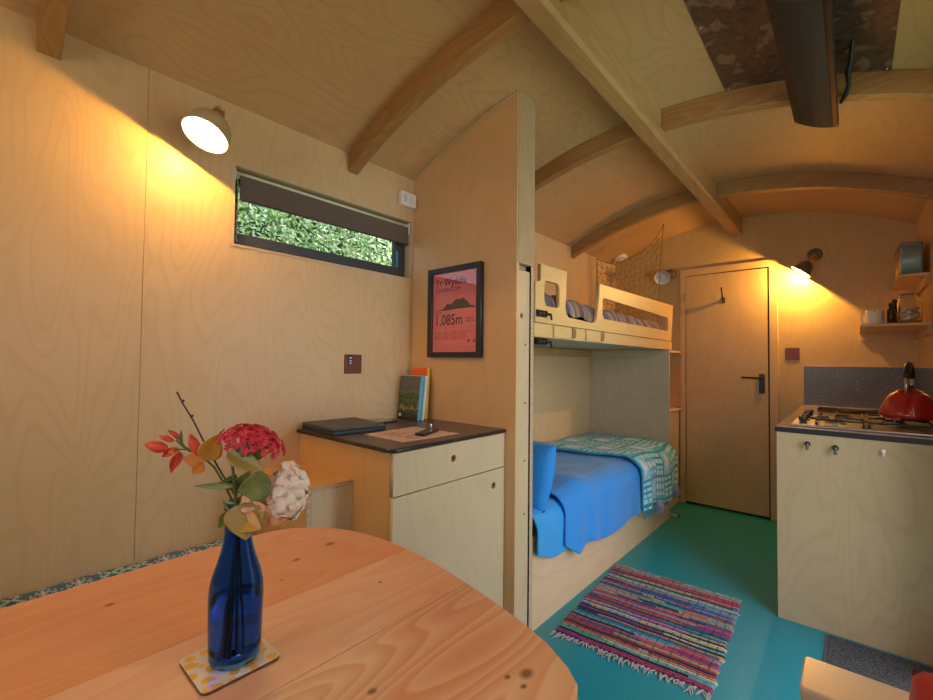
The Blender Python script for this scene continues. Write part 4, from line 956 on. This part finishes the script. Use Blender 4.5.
b = MB(); b.tube([(1.147, HY - .006, 1.052), (1.147, HY - .045, 1.052)], .008, 12); b.tube([(1.152, HY - .047, 1.052), (1.10, HY - .048, 1.052), (1.02, HY - .047, 1.055)], [.008, .008, .0065], 12); b.build('lever', BLACK, hd)
hd.children[0].location = -Vector(parent_world(hd)) + Vector(parent_world(hd))
b = MB(); b.tube([(1.147, HY - .009, .99), (1.147, HY - .015, .99)], .010, 14); b.build('lock_turn', BLACK, hd)
for z in (1.715, .95, .20): MB().box(.602, .617, L - .0235, L - .0205, z - .035, z + .035).build('hinge', STEEL, dr, bevel=.001)
# coat hook on door
b = MB(); b.tube([(.895, HY, 1.665), (.895, HY - .028, 1.668), (.894, HY - .045, 1.685), (.893, HY - .055, 1.72), (.890, HY - .062, 1.752)], [.008, .007, .006, .006, .005], 10)
b.tube([(.895, HY - .014, 1.662), (.895, HY - .034, 1.650), (.895, HY - .040, 1.665)], .005, 8); b.box(.886, .904, HY - .004, HY, 1.642, 1.685); b.ball((.890, HY - .062, 1.754), .007, 8, 6); b.build('coat_hook', BLACK, dr)
MB().tube([(.895, HY, .82), (.895, HY - .008, .82)], .004, 8).build('peg_hole', BLACK, dr)

# light switch on end wall
sw_ = thing('light_switch', (1.333, L, 1.235), 'antique copper light switch plate on the end wall right of the door', 'light switch')
MB().box(1.291, 1.375, L - .006, L - .0005, 1.193, 1.279).build('plate', BRN, sw_, bevel=.002)
MB().tube([(1.334, L - .006, 1.236), (1.334, L - .018, 1.242)], [.005, .0035], 10).build('toggle', CHROME, sw_)

# door stop peg at bed foot
pg = thing('floor_peg', (.66, 3.44, .04), 'small chrome peg sticking out from the foot of the bed base near the floor', 'peg')
b = MB(); b.tube([(.632, 3.44, .05), (.705, 3.435, .052)], .006, 10); b.build('rod', STEEL, pg)
MB().tube([(.705, 3.435, .052), (.716, 3.434, .052)], .009, 12).build('tip', BLACK, pg)

# ------------------------------------------------------------------ kitchen
KX, KY, KZ = 1.389, 2.479, .869
kc = thing('kitchen_cabinet', (1.68, 3.2, 0), 'plywood kitchen cabinet end panel carrying hooks, below the hob', 'cabinet')
MB().box(KX + .006, W - .002, KY + .006, KY + .024, 0, KZ - .024).build('end_panel', PLYK, kc, bevel=.001)
MB().box(KX + .006, KX + .024, KY + .025, L - .002, .0, KZ - .024).build('front_panel', PLYK, kc, bevel=.001)
MB().box(KX + .03, W - .004, KY + .03, L - .004, .02, .04).build('bottom_board', PLYK, kc)
for y0, y1 in ((2.53, 3.0), (3.01, 3.48), (3.49, 3.95)): MB().box(KX + .001, KX + .0055, y0, y1, .06, KZ - .03).build('door', PLYK, kc, bevel=.001)
def hook(x, z, s, mat, label=None):
    b = MB(); y = KY + .006; b.tube([(x, y, z + .004), (x, y - .006, z + .004)], .011 * s, 16); b.tube([(x, y - .005, z + .002), (x, y - .022 * s, z - .002), (x, y - .026 * s, z - .012 * s)], [.005 * s, .005 * s, .004 * s], 10); b.ball((x, y - .024 * s, z + .004 * s), .0075 * s, 10, 8)
    b.ball((x, y - .027 * s, z - .014 * s), .006 * s, 10, 8)
    o = b.build('hook', mat, kc)
    if label: o['label'] = label
DSTL = flat('dark_steel', (.16, .17, .18), .25, 1)
hook(1.509, .798, 1., DSTL); hook(1.604, .793, 1.1, DSTL); hook(1.754, .800, .7, WHITE, 'small white plastic hook')
kt = thing('kitchen_worktop', (1.68, 3.2, KZ - .024), 'pinkish beige kitchen worktop with black edge, under the hob and kettle', 'worktop')
MB().box(KX, W - .0015, KY, L - .0015, KZ - .024, KZ - .001).build('edge_band', flat('black_edge', None), kt, bevel=.003)
MB().box(KX + .003, W - .002, KY + .004, L - .002, KZ - .002, KZ + .0004).build('top_surface', ramp_noise('kitchen_laminate', [(.4, (.30, .21, .17)), (.6, (.42, .31, .26))], 120, .18), kt)
SPM = None
m, nt2, bb2 = newmat('splashback_granite'); N = nt2.nodes; Lk = nt2.links
tc = N.new('ShaderNodeTexCoord'); vo = N.new('ShaderNodeTexNoise'); vo.inputs['Scale'].default_value = 110; vo.inputs['Detail'].default_value = 3; Lk.new(tc.outputs['Object'], vo.inputs['Vector'])
r = N.new('ShaderNodeValToRGB'); e = r.color_ramp.elements; e[0].position = .5; e[0].color = (.085, .11, .16, 1); e[1].position = .72; e[1].color = (.45, .45, .45, 1); x = e.new(.64); x.color = (.11, .14, .19, 1); Lk.new(vo.outputs['Fac'], r.inputs[0]); Lk.new(r.outputs[0], bb2.inputs['Base Color']); bb2.inputs['Roughness'].default_value = .25
spb = thing('splashback', (1.7, L, KZ), 'blue-grey speckled splashback behind the hob and kettle', 'splashback')
MB().box(KX + .010, W - .012, L - .010, L - .001, KZ + .001, 1.145).build('end_board', m, spb, bevel=.001); MB().box(W - .010, W - .001, 2.49, L - .012, KZ + .001, 1.145).build('side_board', m, spb, bevel=.001)
MB().box(KX + .008, W - .012, L - .012, L - .001, 1.1455, 1.149).build('copper_trim', COPPER, spb)
# hob
hb = thing('gas_hob', (1.67, 2.83, KZ), 'stainless steel gas hob with black pan supports set in the kitchen worktop', 'hob')
hx0, hx1, hy0, hy1 = 1.442, 1.935, 2.545, 3.09; hz = KZ + .001
MB().box(hx0, hx1, hy0, hy1, hz, hz + .010).build('steel_tray', STEEL, hb, bevel=.004)
def burner(x, y, r):
    MB().lathe([(0, 0), (r * 1.25, 0), (r * 1.25, .004), (r, .006), (r, .015), (0, .015)], (x, y, hz + .010), n=28).build('burner', STEEL, hb)
    MB().lathe([(0, 0), (r * .85, 0), (r * .8, .006), (0, .007)], (x, y, hz + .0255), n=28).build('burner_cap', BLACK, hb)
burner(1.60, 2.70, .032); burner(1.80, 2.83, .045); burner(1.62, 2.96, .036)
IR = flat('cast_iron', (.012, .012, .012), .4)
def support(x0, x1, y0, y1, cx, cy):
    b = MB(); z = hz + .034; r = .0045
    for y in (y0, y1): b.tube([(x0, y, hz + .010), (x0, y, z), (x1, y, z), (x1, y, hz + .010)], r, 8)
    b.tube([(x0, y0, z), (x0, y1, z)], r, 8); b.tube([(x1, y0, z), (x1, y1, z)], r, 8)
    b.tube([(x0, cy, z), (cx - .025, cy, z + .003)], r, 8); b.tube([(x1, cy, z), (cx + .025, cy, z + .003)], r, 8); b.tube([(cx, y0, z), (cx, cy - .025, z + .003)], r, 8); b.tube([(cx, y1, z), (cx, cy + .025, z + .003)], r, 8)
    b.tube([(x0 - .02, y0 + .02, z + .002), (x0 + .05, y0 + .02, z + .002)], r, 8)
    b.build('pan_support', IR, hb)
support(1.535, 1.695, 2.59, 3.05, 1.60, 2.72); support(1.715, 1.915, 2.60, 3.05, 1.80, 2.83)
for y in (2.62, 2.76, 2.90, 3.02):
    MB().lathe([(0, 0), (.016, 0), (.015, .004), (.010, .006), (.010, .010), (.017, .012), (.018, .026), (.015, .030), (0, .031)], (1.485, y, hz + .0102), n=24).build('knob', BLACK, hb)
# dark strip at the rear
bt_ = thing('black_tray', (1.63, 3.55, KZ), 'flat black tray lying at the back of the kitchen worktop under the splashback', 'tray')
slab([(1.497, 3.50), (1.80, 3.44), (1.80, 3.62), (1.50, 3.64)], KZ + .001, KZ + .012).build('tray_base', BLACK, bt_, bevel=.003)
b = MB(); b.tube([(1.500, 3.505, KZ + .0145), (1.795, 3.447, KZ + .0145), (1.795, 3.615, KZ + .0145), (1.503, 3.635, KZ + .0145), (1.500, 3.505, KZ + .0145)], .004, 6); b.build('rim', BLACK, bt_)
# kettle
KC = Vector((1.858, 2.865, hz + .0425))
ke = thing('kettle', KC, 'glossy red stovetop kettle with black handle standing on the hob', 'kettle')
RK = flat('red_enamel', (.42, .008, .012), .12, 0, coat=.8)
MB().lathe([(0, 0), (.086, 0), (.102, .004), (.107, .012), (.106, .024), (.099, .048), (.089, .074), (.077, .098), (.064, .113), (.050, .121), (.048, .123), (.0, .124)], KC, n=48).build('body', RK, ke)
MB().lathe([(.049, .1235), (.046, .128), (.030, .133), (.010, .135), (0, .136)], KC, n=40).build('lid', RK, ke)
MB().lathe([(0, .135), (.006, .136), (.006, .139), (.013, .140), (.014, .148), (.009, .153), (0, .154)], KC, n=20).build('lid_knob', BLACK, ke)
dirh = Vector((.22, .975, 0)).normalized()
pts = [KC + dirh * (-.062 + .124 * k / 14) + Vector((0, 0, .158 + .090 * math.sin(PI * (.10 + .80 * k / 14)))) for k in range(15)]
MB().tube(pts, [.011] + [.0135] * 13 + [.011], 12).build('handle', BLACK, ke)
b = MB()
for k in (0, -1): b.tube([KC + dirh * (-.058 if k == 0 else .058) + Vector((0, 0, .100)), pts[k] + Vector((0, 0, .006))], .0065, 10)
b.build('handle_mount', STEEL, ke)
sd_ = dirh; b = MB(); b.tube([KC + dirh * .075 + Vector((0, 0, .07)), KC + dirh * .112 + Vector((0, 0, .098)), KC + dirh * .118 + Vector((0, 0, .118))], [.018, .013, .011], 14); b.build('spout', RK, ke)

# ------------------------------------------------------------------ wall shelves and things on them
SHM = ply('plywood_shelf_board', (.66, .47, .27), axis=1, freq=1, lines=8, contrast=.06)
s1 = thing('wall_shelf', (1.98, 3.68, 1.37), 'lower plywood wall shelf holding the white mug and glass jar', 'shelf', 'plywood wall shelves above the kitchen')
MB().box(1.698, W - .001, 3.37, L - .001, 1.374, 1.390).build('board', SHM, s1, bevel=.001)
MB().box(1.705, W - .02, L - .018, L - .001, 1.325, 1.373).build('end_batten', SHM, s1, bevel=.001); MB().box(W - .018, W - .001, 3.37, L - .019, 1.325, 1.373).build('wall_batten', EDGE, s1, bevel=.001)
s2 = thing('wall_shelf', (1.98, 3.68, 1.64), 'upper plywood wall shelf holding the row of tins', 'shelf', 'plywood wall shelves above the kitchen')
MB().box(1.855, W - .001, 3.40, L - .001, 1.645, 1.660).build('board', SHM, s2, bevel=.001); MB().box(W - .018, W - .001, 3.40, L - .002, 1.600, 1.644).build('wall_batten', EDGE, s2, bevel=.001)
mg = thing('mug', (1.762, 3.46, 1.391), 'white mug with grey marks standing at the left of the lower shelf', 'mug')
MG = ramp_noise('white_glaze', [(.60, (.72, .78, .80)), (.64, (.12, .13, .15))], 18, .2, detail=2, dist=1)
MB().lathe([(0, .001), (.034, .0), (.0385, .004), (.040, .012), (.040, .080), (.0385, .083), (.037, .080), (.0365, .012), (0, .008)], (1.762, 3.46, 1.3905), n=36).build('cup', MG, mg)
b = MB(); b.tube([(1.722 + .004, 3.46, 1.457), (1.709, 3.46, 1.455), (1.704, 3.46, 1.435), (1.710, 3.46, 1.412), (1.726, 3.46, 1.408)], .0045, 8); b.build('handle', WHITE, mg)
jr = thing('glass_jar', (1.903, 3.45, 1.391), 'open glass jar half filled with white lumps on the lower shelf', 'jar')
MB().lathe([(0, 0), (.045, .0), (.050, .006), (.051, .02), (.051, .110), (.047, .125), (.040, .135), (.040, .150), (.042, .152), (.042, .160), (.039, .162), (.0375, .150), (.0375, .136), (.045, .122), (.0485, .108), (.0485, .02), (.045, .006), (0, .004)], (1.903, 3.45, 1.3905), n=40).build('glass', glass('jar_glass', (.96, .98, .97)), jr)
b = MB(); rnd = random.Random(14)
for k in range(46):
    a = rnd.uniform(0, 6.28); rr_ = .036 * math.sqrt(rnd.random()); b.ball((1.903 + rr_ * math.cos(a), 3.45 + rr_ * math.sin(a), 1.3905 + .016 + rnd.random() * .068), .0115 * rnd.uniform(.85, 1.1), 10, 7, (1, 1, .85))
o = b.build('white_lumps', flat('white_shell', (.72, .67, .60), .7), None); tag(o, 'heap of small white lumps filling the bottom of the glass jar', 'lumps', kind='stuff')
for k, (x, y, hh, lb) in enumerate(((1.832, 3.50, .125, 'dark bottle with stopper between the mug and the jar, the nearer one'), (1.852, 3.60, .155, 'taller dark bottle behind the glass jar on the lower shelf'))):
    gb = thing('dark_bottle', (x, y, 1.391), lb, 'bottle', 'dark bottles on the lower shelf')
    MB().lathe([(0, 0), (.018, 0), (.020, .004), (.020, hh * .62), (.017, hh * .70), (.010, hh * .76), (.010, hh * .84), (0, hh * .84)], (x, y, 1.3905), n=24).build('glass_body', flat('dark_glass', (.035, .022, .015), .1), gb)
    MB().lathe([(.0, hh * .84), (.012, hh * .84), (.014, hh * .9), (.008, hh), (0, hh)], (x, y, 1.3908), n=18).build('stopper', BLACK, gb)
TB = flat('blue_grey_tin', (.26, .42, .46), .35, .3); TG = flat('gold_tin', (.48, .33, .12), .3, .6)
for k, (y, mm, lb) in enumerate(((3.475, TB, 'blue-grey metal tin, nearest on the upper shelf'), (3.60, TG, 'gold-sided tin, middle one of the row on the upper shelf'), (3.725, TG, 'gold-sided tin, farthest of the row on the upper shelf'))):
    t = thing('storage_tin', (1.918, y, 1.66), lb, 'tin', 'tins on the upper shelf')
    x0 = 1.868 - k * .002
    plate(rrect(x0, 1.958, y - .055, y + .055, .012), [], 1.661, 1.822, 'xy', 'tin_body', mm, t); plate(rrect(x0 - .002, 1.960, y - .057, y + .057, .013), [], 1.8225, 1.838, 'xy', 'tin_lid', flat('tin_lid_grey', (.16, .15, .13), .35, .5), t, .002)
    MB().ball((1.913, y, 1.846), .008, 10, 8).build('lid_knob', COPPER, t)

# ------------------------------------------------------------------ rug and mats
rg = thing('rag_rug', (.96, 2.1, 0), 'multicoloured striped rag rug on the teal floor beside the bunk', 'rug')
cA, cB, cC, cD = Vector((.688, 1.700, 0)), Vector((1.285, 1.752, 0)), Vector((1.250, 2.515, 0)), Vector((.637, 2.480, 0))
pal = [(.45, .03, .06), (.55, .10, .18), (.02, .03, .06), (.03, .10, .40), (.02, .30, .42), (.10, .45, .35), (.60, .55, .50), (.50, .30, .12), (.25, .05, .30), (.65, .25, .30), (.05, .06, .08), (.08, .25, .50), (.50, .45, .15), (.35, .30, .35), (.55, .12, .08), (.15, .45, .50), (.01, .01, .02), (.45, .05, .10), (.03, .12, .30), (.40, .04, .25)]
rnd = random.Random(77); ROWS = 56; SUB = 4; NUx = 90
rowc = []
for k in range(ROWS):
    c1 = rnd.choice(pal); br = sorted(rnd.random() for _ in range(rnd.randint(1, 3))); cs_ = [c1] + [rnd.choice(pal) if rnd.random() < .6 else c1 for _ in br]; rowc.append((br, cs_))
def rcol(i, j):
    k = min(ROWS - 1, j // SUB); br, cs_ = rowc[k]; u = i / NUx; n = sum(1 for q in br if u > q); c = cs_[n]; f = rnd.uniform(.75, 1.15)
    if (i % 5 == 0) and rnd.random() < .5: f *= .4
    if j % SUB == 0: f *= .45
    return tuple(min(.8, q * f * .85) for q in c)
def rf(u, v):
    p = (cA * (1 - u) + cB * u) * (1 - v) + (cD * (1 - u) + cC * u) * v; k = v * ROWS; ph = k - math.floor(k)
    p = p + Vector((.004 * math.sin(v * 60 + 3) * (1 if u in (0, 1) else 0) + .003 * math.sin(v * 25), .002 * math.sin(u * 17 + v * 9) , 0)); p.z = .003 + .0065 * math.sin(PI * ph) ** .7 + .0008 * math.sin(u * 300 + k)
    if u in (0, 1) or v in (0, 1): p.z = .001
    return p
b = MB(); b.grid(NUx, ROWS * SUB, rf, col=rcol); b.build('woven_field', vcol('rag_weave', .95, .4, 150), rg)
for s, (a, c, dd, nm) in enumerate(((cA, cB, Vector((.02, -1, 0)), 30), (cD, cC, Vector((0, 1, 0)), 30))):
    b = MB()
    for k in range(nm):
        p = a + (c - a) * ((k + .5) / nm) + Vector((0, 0, .004)); ln = rnd.uniform(.02, .055) * (1.0 if s == 0 else .55)
        for q in range(4):
            e = p + dd * ln * rnd.uniform(.6, 1.1) + Vector((rnd.uniform(-.02, .02), 0, -.002)); b.tube([p, (p + e) / 2 + Vector((rnd.uniform(-.006, .006), 0, .003)), e], .0018, 5)
    b.build('fringe', flat('rag_fringe_pale', (.45, .42, .42), .95) if s == 0 else flat('rag_fringe_pink', (.48, .28, .28), .95), rg)
dm = thing('doormat', (1.78, 2.1, 0), 'dark grey speckled mat on the floor below the kitchen cabinet end', 'mat')
plate(rrect(1.578, 1.976, 1.45, 2.452, .01), [], .0005, .009, 'xy', 'pile', ramp_noise('mat_pile', [(.42, (.018, .018, .02)), (.6, (.13, .13, .14))], 260, .95, detail=2, bump=.6), dm)
plate(rrect(1.568, 1.978, 1.44, 2.462, .012), [rrect(1.5782, 1.9758, 1.4502, 2.4518, .01)], .0003, .006, 'xy', 'border', flat('mat_border', (.10, .11, .13), .7), dm)

# ------------------------------------------------------------------ side seat by the entrance (lower right corner)
st = thing('side_seat', (1.78, .95, 0), 'corner of a wooden seat with pale timber arm top, bottom right beside the doormat', 'seat')
plate(rrect(1.588, 1.976, .962, 1.070, .010), [], .575, .600, 'xy', 'arm_top', pine('pale_arm_pine', (.60, .50, .36), (.72, .62, .48), axis=0, rough=.35, off=8, ring=10), st, .003)
SPN = pine('seat_side_brown', (.30, .13, .05), (.42, .20, .08), axis=0, off=5)
MB().box(1.594, 1.974, .972, 1.060, .0, .574).build('side_board', SPN, st, bevel=.002)
MB().box(1.60, 1.974, .50, .971, .40, .42).build('seat_board', SPN, st, bevel=.002); MB().box(1.605, 1.62, .50, .971, 0, .40).build('front_board', SPN, st)
MB().box(1.60, 1.974, .48, .499, 0, .42).build('end_board', SPN, st)
o = pill(1.868, .890, .585, .155, .055, .158, -.12, 61).build('red_cushion', flat('red_cushion_cloth', (.40, .030, .012), .85, bump=.15, bscale=60, sheen=.3)); tag(o, 'orange-red cushion standing against the wooden seat arm, bottom right', 'cushion')
